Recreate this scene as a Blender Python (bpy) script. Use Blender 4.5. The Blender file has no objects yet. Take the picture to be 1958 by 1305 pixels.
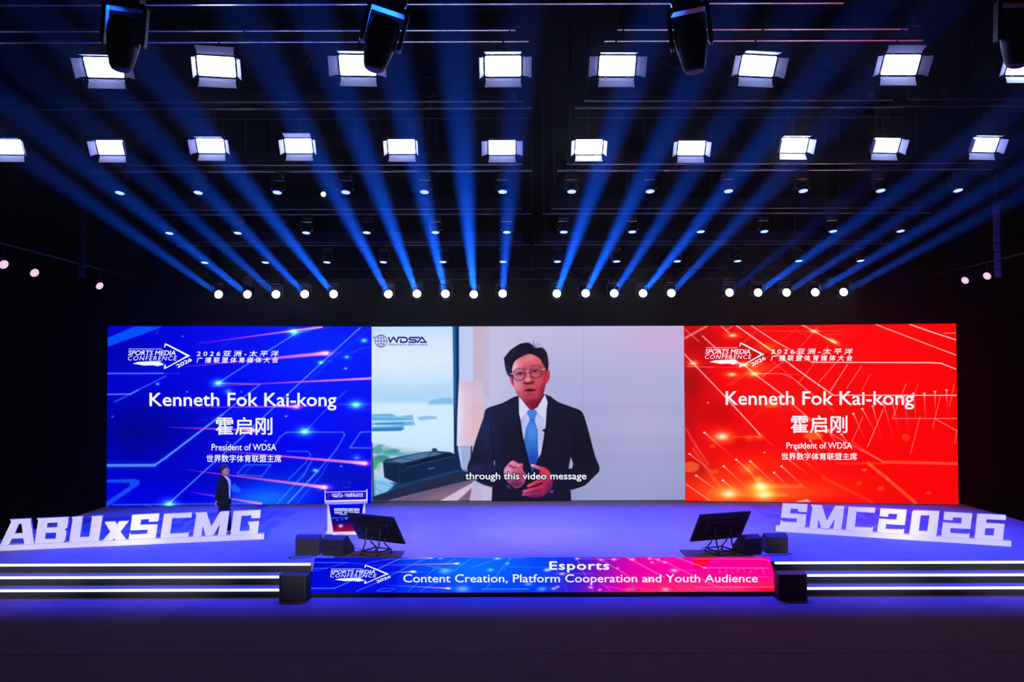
import bpy, math, random
import numpy as np
from mathutils import Vector, Matrix

random.seed(7)
rng = np.random.default_rng(7)
SC = bpy.context.scene
COL = SC.collection
PI = math.pi

# ------------------------------------------------------------------ camera
F = 1600.0                      # focal length in pixels of the 1958 x 1305 frame
CXP, CYP = 979.0, 688.0
cam_data = bpy.data.cameras.new('camera')
cam = bpy.data.objects.new('camera', cam_data)
COL.objects.link(cam)
cam_data.sensor_width = 36.0
cam_data.lens = 36.0 * F / 1958.0
cam_data.shift_y = (CYP - 652.5) / 1958.0
cam_data.clip_end = 200
CAM = Vector((0, 0, 4.0))
CROT = Matrix.Rotation(PI / 2 + math.atan(34.0 / F), 4, 'X') @ Matrix.Rotation(math.radians(-0.17), 4, 'Z')
cam.matrix_world = Matrix.Translation(CAM) @ CROT
SC.camera = cam

# ------------------------------------------------------------------ view, world
SC.view_settings.view_transform = 'Standard'
SC.view_settings.look = 'None'
SC.view_settings.exposure = 0.0
SC.view_settings.gamma = 1.0
SC.view_settings.use_curve_mapping = False
world = bpy.data.worlds.new('dark_hall')
SC.world = world
world.use_nodes = True
world.node_tree.nodes['Background'].inputs[0].default_value = (0.25, 0.1, 0.16, 1)
world.node_tree.nodes['Background'].inputs[1].default_value = 0.0012
SC.cycles.max_bounces = 5
SC.cycles.diffuse_bounces = 3
SC.cycles.glossy_bounces = 3
SC.cycles.volume_bounces = 0
SC.cycles.transmission_bounces = 2
SC.cycles.caustics_reflective = False
SC.cycles.caustics_refractive = False
SC.cycles.sample_clamp_indirect = 4.0
SC.cycles.use_denoising = True
SC.cycles.use_light_tree = True

# light levels
BEAM_W = 1400000.0
WASH_W = 5600.0
KEY_W = 25000.0
TOP_W = 8200.0
PANEL_E = 12.0
HAZE_D = 0.0008
HAZE_G = 0.90

# thin haze fills the whole hall
world.cycles.volume_sampling = 'EQUIANGULAR'
_wnt = world.node_tree
_hz = _wnt.nodes.new('ShaderNodeVolumeScatter')
_hz.inputs['Color'].default_value = (.95, .97, 1, 1)
_hz.inputs['Density'].default_value = HAZE_D
_hz.inputs['Anisotropy'].default_value = HAZE_G
_wnt.links.new(_hz.outputs[0], _wnt.nodes['World Output'].inputs['Volume'])


def pix_ray(px, py):
    d = Vector(((px - CXP) / F, -(py - CYP) / F, -1.0))
    return CROT.to_3x3() @ d


def at(px, py, Y=None, Z=None, X=None):
    d = pix_ray(px, py)
    if Y is not None:
        t = Y / d.y
    elif Z is not None:
        t = (Z - CAM.z) / d.z
    else:
        t = X / d.x
    return CAM + d * t


CR3 = np.array(CROT.to_3x3())


def proj_np(P):
    q = (P - np.array(CAM)) @ CR3
    return CXP + F * q[..., 0] / -q[..., 2], CYP - F * q[..., 1] / -q[..., 2]


# ------------------------------------------------------------------ lights that reach the stage
def spot(name, loc, aim, watt, color, size_deg, blend, soft, parent=None):
    l = bpy.data.lights.new(name, 'SPOT')
    l.energy = watt
    l.color = color
    l.spot_size = math.radians(size_deg)
    l.spot_blend = blend
    l.shadow_soft_size = soft
    o = bpy.data.objects.new(name, l)
    COL.objects.link(o)
    d = Vector(aim) - Vector(loc)
    m = Matrix.Translation(Vector(loc)) @ d.to_track_quat('-Z', 'Y').to_matrix().to_4x4()
    if parent is not None:
        o.parent = parent
        o.matrix_parent_inverse = parent.matrix_basis.inverted()
    o.matrix_basis = m
    return o


for kx, tx, ty, k in ((-8.0, -10.6, 20.2, 1.0), (-5.0, -7.6, 20.8, 1.0), (-2.0, -4.3, 21.4, .8), (4.5, 8.0, 21.2, 1.0), (7.5, 11.0, 20.2, 1.0)):
    spot('front_of_house_spotlight', (kx, -6.0, 5.0), (tx, ty, 0.75), KEY_W * k, (0.80, 0.77, 1.0), 11, 0.8, 0.1)
for kx, tx in ((-2.4, -1.6), (3.4, 3.0)):
    spot('overhead_spotlight', (kx, 12.6, 10.6), (tx, 22.2, 0.0), TOP_W, (0.62, 0.50, 1.0), 38, 1.0, 0.2)


# ------------------------------------------------------------------ materials
def lin(c):
    c = c / 255.0
    return c / 12.92 if c <= 0.04045 else ((c + 0.055) / 1.055) ** 2.4


def srgb(r, g, b):
    return (lin(r), lin(g), lin(b), 1.0)


def new_mat(name):
    m = bpy.data.materials.new(name)
    m.use_nodes = True
    return m, m.node_tree


def mat(name, rgb, rough=0.6, metal=0.0, var=0.12, scale=6.0, bump=0.0, spec=0.5):
    m, nt = new_mat(name)
    b = nt.nodes['Principled BSDF']
    b.inputs['Roughness'].default_value = rough
    b.inputs['Metallic'].default_value = metal
    b.inputs['Specular IOR Level'].default_value = spec
    tc = nt.nodes.new('ShaderNodeTexCoord')
    nz = nt.nodes.new('ShaderNodeTexNoise')
    nz.inputs['Scale'].default_value = scale
    nz.inputs['Detail'].default_value = 4
    nt.links.new(tc.outputs['Object'], nz.inputs['Vector'])
    rp = nt.nodes.new('ShaderNodeValToRGB')
    rp.color_ramp.elements[0].position = 0.3
    rp.color_ramp.elements[1].position = 0.7
    rp.color_ramp.elements[0].color = tuple(c * (1 - var) for c in rgb[:3]) + (1,)
    rp.color_ramp.elements[1].color = tuple(min(1, c * (1 + var)) for c in rgb[:3]) + (1,)
    nt.links.new(nz.outputs['Fac'], rp.inputs['Fac'])
    nt.links.new(rp.outputs['Color'], b.inputs['Base Color'])
    if bump:
        bp = nt.nodes.new('ShaderNodeBump')
        bp.inputs['Strength'].default_value = bump
        bp.inputs['Distance'].default_value = 0.01
        nt.links.new(nz.outputs['Fac'], bp.inputs['Height'])
        nt.links.new(bp.outputs['Normal'], b.inputs['Normal'])
    return m


def emit(name, rgb, strength=1.0, sampling='NONE'):
    m, nt = new_mat(name)
    nt.nodes.clear()
    o = nt.nodes.new('ShaderNodeOutputMaterial')
    e = nt.nodes.new('ShaderNodeEmission')
    e.inputs['Color'].default_value = tuple(rgb[:3]) + (1,)
    e.inputs['Strength'].default_value = strength
    nt.links.new(e.outputs[0], o.inputs['Surface'])
    m.cycles.emission_sampling = sampling
    return m


def screen_mat(name):
    m, nt = new_mat(name)
    nt.nodes.clear()
    o = nt.nodes.new('ShaderNodeOutputMaterial')
    e = nt.nodes.new('ShaderNodeEmission')
    a = nt.nodes.new('ShaderNodeVertexColor')
    a.layer_name = 'pixels'
    nt.links.new(a.outputs['Color'], e.inputs['Color'])
    nt.links.new(e.outputs[0], o.inputs['Surface'])
    m.cycles.emission_sampling = 'NONE'
    return m


M_CARPET = mat('stage_carpet', (0.25, 0.22, 0.28), 0.95, 0, 0.07, 2.2, 0.15, 0.1)
M_RISER = mat('black_riser_board', (0.012, 0.012, 0.015), 0.6, 0, 0.2, 4)
M_DRAPE = mat('black_velvet', (0.0007, 0.0007, 0.0008), 1.0, 0, 0.3, 3, 0, 0.0)
M_CEIL = mat('black_grid_ceiling', (0.002, 0.002, 0.003), 0.9, 0, 0.3, 2, 0, 0.1)
M_BLACK = mat('black_plastic', (0.005, 0.005, 0.006), 0.4, 0, 0.2, 8)
M_BLACKM = mat('matt_black_paint', (0.005, 0.005, 0.006), 0.75, 0, 0.25, 8)
M_METAL = mat('dark_painted_steel', (0.015, 0.015, 0.018), 0.5, 0.4, 0.2, 5)
M_ALU = mat('brushed_aluminium', (0.70, 0.70, 0.74), 0.32, 0.95, 0.15, 9)
M_GREY = mat('grey_label_paint', (0.28, 0.27, 0.26), 0.7, 0, 0.1, 9)
M_REDTAG = mat('red_label_paint', (0.35, 0.03, 0.03), 0.7, 0, 0.1, 9)
M_WHITE = mat('white_lacquer', (0.82, 0.80, 0.84), 0.45, 0, 0.03, 3)
M_FLAP = mat('barn_door_lit_tint', (0.78, 0.76, 0.84), 0.5, 0.0, 0.05, 7)  # strong lamp light on the doors is put into this pale colour
M_GRILLE = mat('speaker_grille', (0.015, 0.015, 0.018), 0.7, 0.3, 0.4, 90, 0.3)
M_CAB = mat('speaker_cabinet_paint', (0.008, 0.007, 0.010), 0.6, 0, 0.25, 30, 0.2)
M_ARRAY = mat('line_array_lit_grey', (0.16, 0.16, 0.2), 0.6, 0, 0.2, 12)  # paler grey carries the stronger lighting of the right array
M_RUBBER = mat('black_cable_rubber', (0.01, 0.01, 0.01), 0.6, 0, 0.2, 10)
M_MAT = mat('brown_floor_mat', (0.05, 0.032, 0.03), 0.9, 0, 0.2, 12)
M_SUIT = mat('black_wool_cloth', (0.006, 0.006, 0.010), 0.9, 0, 0.3, 30, 0.1, 0.2)
M_TROUS = mat('charcoal_trouser_cloth', (0.008, 0.008, 0.011), 0.9, 0, 0.3, 30, 0.1, 0.2)
M_SHIRT = mat('white_cotton', (0.75, 0.75, 0.78), 0.9, 0, 0.05, 20)
M_SKIN = mat('skin', (0.42, 0.23, 0.17), 0.55, 0, 0.08, 14)
M_HAIR = mat('black_hair', (0.006, 0.005, 0.005), 0.8, 0, 0.3, 40)
M_SHOE = mat('white_shoe_leather', (0.7, 0.7, 0.7), 0.5, 0, 0.05, 12)

E_PANEL = emit('soft_light_face', (0.42, 0.50, 1.0), PANEL_E, 'FRONT')
E_PANEL_HI = emit('soft_light_face_bright', (0.5, 0.58, 1.0), PANEL_E * 2.4, 'FRONT')
E_BEAM = emit('beam_lens_glow', (0.9, 0.95, 1.0), 30.0)
E_WASH = emit('wash_lens_glow', (0.36, 0.50, 1.0), 2.6)
E_WASHGAP = emit('wash_lens_gap_glow', (0.015, 0.045, 1.0), 1.3)
E_PAR = emit('par_cell_glow', (1.0, 0.72, 0.95), 1.3)
E_PARGAP = emit('par_gap_glow', (0.55, 0.2, 0.5), 0.8)
E_STRIP = emit('step_strip_glow', (0.86, 0.92, 1.0), 1.7, 'FRONT')
E_TEXT = emit('screen_text_white', (0.90, 0.93, 1.0), 1.0)
E_TEXTB = emit('screen_text_pale_blue', (0.72, 0.80, 1.0), 1.0)
E_NAVY = emit('screen_text_navy', srgb(5, 22, 140), 1.0)
E_OUT = emit('screen_text_outline', srgb(12, 10, 52), 1.0)
E_MAG = emit('screen_dot_magenta', srgb(160, 20, 120), 1.0)
M_SCREEN = screen_mat('led_screen_pixels')


# ------------------------------------------------------------------ mesh helpers
class MB:
    """collects vertices and faces of one part"""

    def __init__(self):
        self.v, self.f, self.m = [], [], []

    def add(self, vs, fs, mi=0):
        n = len(self.v)
        self.v += [tuple(p) for p in vs]
        self.f += [tuple(i + n for i in q) for q in fs]
        self.m += [mi] * len(fs)
        return self

    def box(self, c, s, mi=0, rot=None, top=None):
        cx, cy, cz = c
        hx, hy, hz = s[0] / 2, s[1] / 2, s[2] / 2
        tx, ty = (hx, hy) if top is None else (top[0] / 2, top[1] / 2)
        p = [(-hx, -hy, -hz), (hx, -hy, -hz), (hx, hy, -hz), (-hx, hy, -hz),
             (-tx, -ty, hz), (tx, -ty, hz), (tx, ty, hz), (-tx, ty, hz)]
        p = [Vector(q) for q in p]
        if rot is not None:
            p = [rot @ q for q in p]
        p = [q + Vector(c) for q in p]
        return self.add(p, [(0, 3, 2, 1), (4, 5, 6, 7), (0, 1, 5, 4), (1, 2, 6, 5), (2, 3, 7, 6), (3, 0, 4, 7)], mi)

    def bbox(self, c, s, b=0.02, mi=0, rot=None):
        """box with chamfered vertical and horizontal edges"""
        hx, hy, hz = s[0] / 2, s[1] / 2, s[2] / 2
        ring = lambda x, y, z: [(-x + b, -y, z), (x - b, -y, z), (x, -y + b, z), (x, y - b, z), (x - b, y, z), (-x + b, y, z), (-x, y - b, z), (-x, -y + b, z)]
        rs = [ring(hx - b * .7, hy - b * .7, -hz), ring(hx, hy, -hz + b), ring(hx, hy, hz - b), ring(hx - b * .7, hy - b * .7, hz)]
        vs = [Vector(p) for r in rs for p in r]
        if rot is not None:
            vs = [rot @ p for p in vs]
        vs = [p + Vector(c) for p in vs]
        fs = [tuple(range(7, -1, -1)), tuple(range(24, 32))]
        for k in range(3):
            for i in range(8):
                j = (i + 1) % 8
                fs.append((k * 8 + i, k * 8 + j, k * 8 + 8 + j, k * 8 + 8 + i))
        return self.add(vs, fs, mi)

    def tube(self, pts, r, n=8, mi=0, cap=True):
        pts = [Vector(p) for p in pts]
        rs = r if isinstance(r, (list, tuple)) else [r] * len(pts)
        vs, fs = [], []
        ref = None
        for i, p in enumerate(pts):
            d = (pts[min(i + 1, len(pts) - 1)] - pts[max(i - 1, 0)]).normalized()
            if ref is None:
                ref = d.orthogonal().normalized()
            a = (ref - d * ref.dot(d)).normalized()
            ref = a
            b = d.cross(a)
            for k in range(n):
                t = 2 * PI * k / n
                vs.append(p + (a * math.cos(t) + b * math.sin(t)) * rs[i])
        for i in range(len(pts) - 1):
            for k in range(n):
                j = (k + 1) % n
                fs.append((i * n + k, i * n + j, i * n + n + j, i * n + n + k))
        if cap:
            fs.append(tuple(range(n - 1, -1, -1)))
            m = (len(pts) - 1) * n
            fs.append(tuple(range(m, m + n)))
        return self.add(vs, fs, mi)

    def lathe(self, prof, n=20, mi=0, M=None, arc=None):
        """profile of (radius, height) about local z, closed at both ends"""
        vs, fs = [], []
        for r, z in prof:
            for k in range(n):
                t = 2 * PI * k / n
                q = Vector((r * math.cos(t), r * math.sin(t), z))
                vs.append(M @ q if M is not None else q)
        for i in range(len(prof) - 1):
            for k in range(n):
                j = (k + 1) % n
                fs.append((i * n + k, i * n + j, i * n + n + j, i * n + n + k))
        fs.append(tuple(range(n - 1, -1, -1)))
        m = (len(prof) - 1) * n
        fs.append(tuple(range(m, m + n)))
        return self.add(vs, fs, mi)

    def loft(self, rings, mi=0, cap=True, closed=True):
        n = len(rings[0])
        vs = [p for r in rings for p in r]
        fs = []
        for i in range(len(rings) - 1):
            for k in range(n if closed else n - 1):
                j = (k + 1) % n
                fs.append((i * n + k, i * n + j, i * n + n + j, i * n + n + k))
        if cap and closed:
            fs.append(tuple(range(n - 1, -1, -1)))
            m = (len(rings) - 1) * n
            fs.append(tuple(range(m, m + n)))
        return self.add(vs, fs, mi)

    def prism(self, prof, axis_len, place, mi=0):
        """closed 2D profile extruded; place(u, v, w) -> point with w in 0..axis_len"""
        n = len(prof)
        vs = [place(u, v, 0) for u, v in prof] + [place(u, v, axis_len) for u, v in prof]
        fs = [tuple(range(n - 1, -1, -1)), tuple(range(n, 2 * n))]
        for i in range(n):
            j = (i + 1) % n
            fs.append((i, j, n + j, n + i))
        return self.add(vs, fs, mi)

    def mesh(self, name, mats, smooth=False):
        me = bpy.data.meshes.new(name)
        me.from_pydata([tuple(p) for p in self.v], [], self.f)
        for m in (mats if isinstance(mats, (list, tuple)) else [mats]):
            me.materials.append(m)
        me.polygons.foreach_set('material_index', self.m)
        if smooth:
            me.polygons.foreach_set('use_smooth', [True] * len(self.f))
        me.update()
        return me

    def build(self, name, mats, parent=None, smooth=False):
        return link(name, self.mesh(name, mats, smooth), parent)


def link(name, me, parent=None):
    o = bpy.data.objects.new(name, me)
    COL.objects.link(o)
    if parent is not None:
        o.parent = parent
    return o


def recalc(o):
    import bmesh
    bm = bmesh.new()
    bm.from_mesh(o.data)
    bmesh.ops.recalc_face_normals(bm, faces=bm.faces)
    bm.to_mesh(o.data)
    bm.free()
    return o


def tag(o, label, cat, group=None, kind=None):
    o['label'] = label
    o['category'] = cat
    if group:
        o['group'] = group
    if kind:
        o['kind'] = kind
    return o


def struct(o, label, cat):
    return tag(o, label, cat, None, 'structure')


def thing(name, label, cat, loc=(0, 0, 0), rot=None, group=None):
    o = bpy.data.objects.new(name, None)
    o.empty_display_size = 0.1
    COL.objects.link(o)
    o.matrix_basis = Matrix.Translation(Vector(loc)) @ (rot.to_4x4() if rot is not None else Matrix.Identity(4))
    return tag(o, label, cat, group)


def dup(root, matrix, label, name=None):
    r = root.copy()
    COL.objects.link(r)
    r.matrix_basis = matrix
    r['label'] = label
    made = {}
    for ch in [c for c in bpy.data.objects if c.parent == root and c.type != 'LIGHT']:
        c = ch.copy()
        COL.objects.link(c)
        c.parent = r
        made.setdefault(ch.name.split('.')[0], []).append(c)
        for g in [x for x in bpy.data.objects if x.parent == ch]:
            d = g.copy()
            COL.objects.link(d)
            d.parent = c
    return r, made


def parts_of(root):
    made = {}
    for c in bpy.data.objects:
        if c.parent == root:
            made.setdefault(c.name.split('.')[0], []).append(c)
    return made


def rotz(a):
    return Matrix.Rotation(a, 3, 'Z')


def ordinal(i):
    return ['first', 'second', 'third', 'fourth', 'fifth', 'sixth', 'seventh', 'eighth', 'ninth', 'tenth', 'eleventh', 'twelfth',
            'thirteenth', 'fourteenth', 'fifteenth', 'sixteenth', 'seventeenth', 'eighteenth', 'nineteenth', 'twentieth'][i]


# ------------------------------------------------------------------ planes carrying writing
class Plane:
    """a flat face in the room: origin, right and up unit vectors, normal towards the hall"""

    def __init__(self, O, U, V):
        self.O, self.U, self.V = Vector(O), Vector(U).normalized(), Vector(V).normalized()
        self.N = self.U.cross(self.V).normalized()

    def uv(self, px, py):
        d = pix_ray(px, py)
        t = (self.O - CAM).dot(self.N) / d.dot(self.N)
        q = CAM + d * t - self.O
        return q.dot(self.U), q.dot(self.V)

    def pt(self, u, v, n=0.0):
        return self.O + self.U * u + self.V * v + self.N * n


DG = bpy.context.evaluated_depsgraph_get


def curve_to_mesh(cu):
    o = bpy.data.objects.new('tmp', cu)
    COL.objects.link(o)
    bpy.context.view_layer.update()
    me = bpy.data.meshes.new_from_object(o.evaluated_get(DG()))
    vs = np.empty(len(me.vertices) * 3)
    me.vertices.foreach_get('co', vs)
    fs = [tuple(p.vertices) for p in me.polygons]
    bpy.data.meshes.remove(me)
    bpy.data.objects.remove(o)
    bpy.data.curves.remove(cu)
    return vs.reshape(-1, 3), fs


_tcache = {}


def text_geo(body, space=1.0, res=3):
    k = (body, space)
    if k not in _tcache:
        cu = bpy.data.curves.new('lettering', 'FONT')
        cu.body = body
        cu.size = 1.0
        cu.space_character = space
        cu.resolution_u = res
        _tcache[k] = curve_to_mesh(cu)
    return _tcache[k]


def fill_polys(polys, extrude=0.0):
    cu = bpy.data.curves.new('outline', 'CURVE')
    cu.dimensions = '2D'
    cu.fill_mode = 'BOTH'
    cu.extrude = extrude
    for pts in polys:
        s = cu.splines.new('POLY')
        s.points.add(len(pts) - 1)
        for i, (x, y) in enumerate(pts):
            s.points[i].co = (x, y, 0, 1)
        s.use_cyclic_u = True
    return curve_to_mesh(cu)


def put_text(mb, pl, body, box, bold=0.0, shear=0.0, n=0.006, mi=0, space=1.0, box2=None):
    """lettering whose ink fills the given box (x0, x1, y_top, y_bottom in photo pixels) on a plane"""
    vs, fs = text_geo(body, space)
    x0, x1, yt, yb = box
    mn, mx = vs.min(0), vs.max(0)
    w, h = mx[0] - mn[0], mx[1] - mn[1]
    P = [pl.uv(x0, yb), pl.uv(x1, yb), pl.uv(x0, yt), pl.uv(x1, yt)]
    offs = [(0, 0)]
    if bold:
        offs = [(-bold, 0), (bold, 0), (0, bold), (0, -bold), (-bold * .7, bold * .7), (bold * .7, -bold * .7), (0, 0)]
    sh = shear * h
    for k, (ox, oy) in enumerate(offs):
        out = []
        for x, y, z in vs:
            s = ((x - mn[0]) + shear * (y - mn[1]) + ox) / (w + sh)
            t = ((y - mn[1]) + oy) / h
            u = (1 - t) * ((1 - s) * P[0][0] + s * P[1][0]) + t * ((1 - s) * P[2][0] + s * P[3][0])
            v = (1 - t) * ((1 - s) * P[0][1] + s * P[1][1]) + t * ((1 - s) * P[2][1] + s * P[3][1])
            out.append(pl.pt(u, v, n + k * 0.0002))
        mb.add(out, fs, mi)


def put_text_rot(mb, pl, body, p0, p1, hpx, bold=0.0, n=0.006, mi=0, shear=0.0):
    """lettering along the line p0 -> p1 (photo pixels), cap height hpx"""
    vs, fs = text_geo(body)
    mn, mx = vs.min(0), vs.max(0)
    w, h = mx[0] - mn[0], mx[1] - mn[1]
    d = (p1[0] - p0[0], p1[1] - p0[1])
    L = math.hypot(*d)
    e = (d[0] / L, d[1] / L)
    up = (e[1], -e[0])
    offs = [(0, 0)] if not bold else [(-bold, 0), (bold, 0), (0, bold), (0, -bold), (0, 0)]
    for k, (ox, oy) in enumerate(offs):
        out = []
        for x, y, z in vs:
            s = (x - mn[0] + ox + shear * (y - mn[1])) / w * L
            t = (y - mn[1] + oy) / h * hpx
            out.append(pl.pt(*pl.uv(p0[0] + e[0] * s + up[0] * t, p0[1] + e[1] * s + up[1] * t), n + k * 0.0002))
        mb.add(out, fs, mi)


def put_poly(mb, pl, polys, n=0.006, mi=0):
    """flat filled outline given in photo pixels"""
    vs, fs = fill_polys([[pl.uv(x, y) for x, y in p] for p in polys])
    mb.add([pl.pt(x, y, n) for x, y, z in vs], fs, mi)


def put_stroke(mb, pl, pts, w, n=0.006, mi=0):
    """ribbon of width w (photo pixels) along a pixel polyline with mitred corners"""
    L, R = [], []
    m = len(pts)
    for i in range(m):
        a, b = pts[max(i - 1, 0)], pts[min(i + 1, m - 1)]
        p = pts[i]
        d0 = Vector((p[0] - a[0], p[1] - a[1])) if i else Vector((b[0] - p[0], b[1] - p[1]))
        d1 = Vector((b[0] - p[0], b[1] - p[1])) if i < m - 1 else d0
        d0.normalize()
        d1.normalize()
        t = (d0 + d1)
        t = t.normalized() if t.length > 1e-4 else d0
        nn = Vector((-t.y, t.x))
        k = 1.0 / max(0.5, nn.dot(Vector((-d0.y, d0.x))))
        L.append((p[0] + nn.x * w / 2 * k, p[1] + nn.y * w / 2 * k))
        R.append((p[0] - nn.x * w / 2 * k, p[1] - nn.y * w / 2 * k))
    vs = [pl.pt(*pl.uv(*q), n) for q in L] + [pl.pt(*pl.uv(*q), n) for q in R]
    mb.add(vs, [(i, i + 1, m + i + 1, m + i) for i in range(m - 1)], mi)


# ------------------------------------------------------------------ the picture shown on an LED screen
class Canvas:
    """LED pixels of one screen: a grid of vertices, one colour each, drawn in photo-pixel coordinates"""

    def __init__(self, pt, nx, ny):
        # pt(s, t) -> point with s left..right, t top..bottom in 0..1
        s = np.linspace(0, 1, nx)
        t = np.linspace(0, 1, ny)
        p00, p10, p01, p11 = [np.array(pt(a, b)) for a, b in ((0, 0), (1, 0), (0, 1), (1, 1))]
        S, T = np.meshgrid(s, t)
        S, T = S[..., None], T[..., None]
        self.P = (1 - T) * ((1 - S) * p00 + S * p10) + T * ((1 - S) * p01 + S * p11)
        self.X, self.Y = proj_np(self.P)
        self.C = np.zeros((ny, nx, 3))
        self.nx, self.ny = nx, ny

    def win(self, x0, y0, x1, y1):
        cx = self.X[self.ny // 2]
        cy = self.Y[:, self.nx // 2]
        i0 = max(0, np.searchsorted(cx, x0) - 12)
        i1 = min(self.nx, np.searchsorted(cx, x1) + 12)
        j0 = max(0, np.searchsorted(cy, y0) - 12)
        j1 = min(self.ny, np.searchsorted(cy, y1) + 12)
        return slice(j0, j1), slice(i0, i1)

    def blend(self, sl, a, col, add=False):
        c = np.asarray(col, float) / 255.0
        a = a[..., None]
        if add:
            self.C[sl] = self.C[sl] + a * c
        else:
            self.C[sl] = self.C[sl] * (1 - a) + a * c

    def sdf(self, pts, sl):
        X, Y = self.X[sl], self.Y[sl]
        d = np.full(X.shape, 1e9)
        ins = np.zeros(X.shape, bool)
        n = len(pts)
        for i in range(n):
            ax, ay = pts[i]
            bx, by = pts[(i + 1) % n]
            ex, ey = bx - ax, by - ay
            L = ex * ex + ey * ey + 1e-9
            h = np.clip(((X - ax) * ex + (Y - ay) * ey) / L, 0, 1)
            d = np.minimum(d, np.hypot(X - ax - ex * h, Y - ay - ey * h))
            c = (ay > Y) != (by > Y)
            ins ^= c & (X < (bx - ax) * (Y - ay) / (by - ay + 1e-12) + ax)
        return np.where(ins, -d, d)

    def poly(self, pts, col, soft=1.0, a=1.0, clip=None, add=False):
        xs, ys = [p[0] for p in pts], [p[1] for p in pts]
        sl = self.win(min(xs) - soft, min(ys) - soft, max(xs) + soft, max(ys) + soft)
        m = np.clip(0.5 - self.sdf(pts, sl) / soft, 0, 1) * a
        if clip is not None:
            m = m * clip[sl]
        self.blend(sl, m, col, add)

    def mask(self, pts, soft=1.0):
        m = np.zeros(self.X.shape)
        xs, ys = [p[0] for p in pts], [p[1] for p in pts]
        sl = self.win(min(xs) - soft, min(ys) - soft, max(xs) + soft, max(ys) + soft)
        m[sl] = np.clip(0.5 - self.sdf(pts, sl) / soft, 0, 1)
        return m

    def seg(self, p, q, w0, w1, c0, c1, a0=1.0, a1=1.0, soft=1.2, clip=None, add=False):
        r = max(w0, w1) + soft
        sl = self.win(min(p[0], q[0]) - r, min(p[1], q[1]) - r, max(p[0], q[0]) + r, max(p[1], q[1]) + r)
        X, Y = self.X[sl], self.Y[sl]
        ex, ey = q[0] - p[0], q[1] - p[1]
        h = np.clip(((X - p[0]) * ex + (Y - p[1]) * ey) / (ex * ex + ey * ey + 1e-9), 0, 1)
        d = np.hypot(X - p[0] - ex * h, Y - p[1] - ey * h)
        w = w0 + (w1 - w0) * h
        m = np.clip(0.5 - (d - w / 2) / soft, 0, 1) * (a0 + (a1 - a0) * h)
        if clip is not None:
            m = m * clip[sl]
        c = (np.asarray(c0, float) * (1 - h[..., None]) + np.asarray(c1, float) * h[..., None]) / 255.0
        m = m[..., None]
        self.C[sl] = self.C[sl] + m * c if add else self.C[sl] * (1 - m) + m * c

    def line(self, pts, w, col, a=1.0, soft=1.2, add=False, clip=None):
        for p, q in zip(pts[:-1], pts[1:]):
            self.seg(p, q, w, w, col, col, a, a, soft, clip, add)

    def glow(self, x, y, rx, ry, col, a=1.0, rot=0.0, add=True, clip=None, power=2.0):
        r = 2.6 * max(rx, ry)
        sl = self.win(x - r, y - r, x + r, y + r)
        X, Y = self.X[sl] - x, self.Y[sl] - y
        c, s = math.cos(rot), math.sin(rot)
        U, V = (X * c + Y * s) / rx, (-X * s + Y * c) / ry
        m = np.exp(-(np.hypot(U, V) ** power)) * a
        if clip is not None:
            m = m * clip[sl]
        self.blend(sl, m, col, add)

    def disc(self, x, y, rx, ry, col, a=1.0, soft=1.0, rot=0.0, clip=None, ring=0.0):
        r = max(rx, ry) + soft + ring
        sl = self.win(x - r, y - r, x + r, y + r)
        X, Y = self.X[sl] - x, self.Y[sl] - y
        c, s = math.cos(rot), math.sin(rot)
        U, V = X * c + Y * s, -X * s + Y * c
        d = (np.hypot(U / rx, V / ry) - 1) * min(rx, ry)
        if ring:
            d = np.abs(d) - ring / 2
        m = np.clip(0.5 - d / soft, 0, 1) * a
        if clip is not None:
            m = m * clip[sl]
        self.blend(sl, m, col)

    def vgrad(self, stops, clip=None):
        ys = [s[0] for s in stops]
        col = np.stack([np.interp(self.Y, ys, [s[1][k] for s in stops]) for k in range(3)], -1) / 255.0
        if clip is None:
            self.C[:] = col
        else:
            self.C[:] = self.C * (1 - clip[..., None]) + col * clip[..., None]

    def build(self, name, parent):
        ny, nx = self.ny, self.nx
        me = bpy.data.meshes.new(name)
        nv, nf = nx * ny, (nx - 1) * (ny - 1)
        me.vertices.add(nv)
        me.vertices.foreach_set('co', self.P.reshape(-1).astype(np.float32))
        idx = np.arange(nv).reshape(ny, nx)
        q = np.stack([idx[1:, :-1], idx[1:, 1:], idx[:-1, 1:], idx[:-1, :-1]], -1).reshape(-1)
        me.loops.add(nf * 4)
        me.loops.foreach_set('vertex_index', q.astype(np.int32))
        me.polygons.add(nf)
        me.polygons.foreach_set('loop_start', np.arange(0, nf * 4, 4, dtype=np.int32))
        c = np.clip(self.C, 0, 1).reshape(-1, 3)
        c = np.where(c <= 0.04045, c / 12.92, ((c + 0.055) / 1.055) ** 2.4)
        at_ = me.color_attributes.new('pixels', 'FLOAT_COLOR', 'POINT')
        at_.data.foreach_set('color', np.concatenate([c, np.ones((nv, 1))], 1).reshape(-1).astype(np.float32))
        me.materials.append(M_SCREEN)
        me.update(calc_edges=True)
        return link(name, me, parent)


def conv(ox, oy, sc):
    """coordinates read off an enlarged view of the photograph -> photo pixels"""
    return lambda pts: [(ox + x / sc, oy + y / sc) for x, y in pts]


def smooth(pts, n=4):
    """closed Catmull-Rom curve through the points"""
    m, out = len(pts), []
    for i in range(m):
        p0, p1, p2, p3 = pts[i - 1], pts[i], pts[(i + 1) % m], pts[(i + 2) % m]
        for k in range(n):
            t = k / n
            out.append(tuple(.5 * (2 * b + (c_ - a) * t + (2 * a - 5 * b + 4 * c_ - d) * t * t + (3 * b - a - 3 * c_ + d) * t ** 3) for a, b, c_, d in zip(p0, p1, p2, p3)))
    return out


# ================================================================== THE HALL
XL, XR, YB, ZF, ZC = -12.7, 14.05, 29.2, -0.58, 13.2


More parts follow.
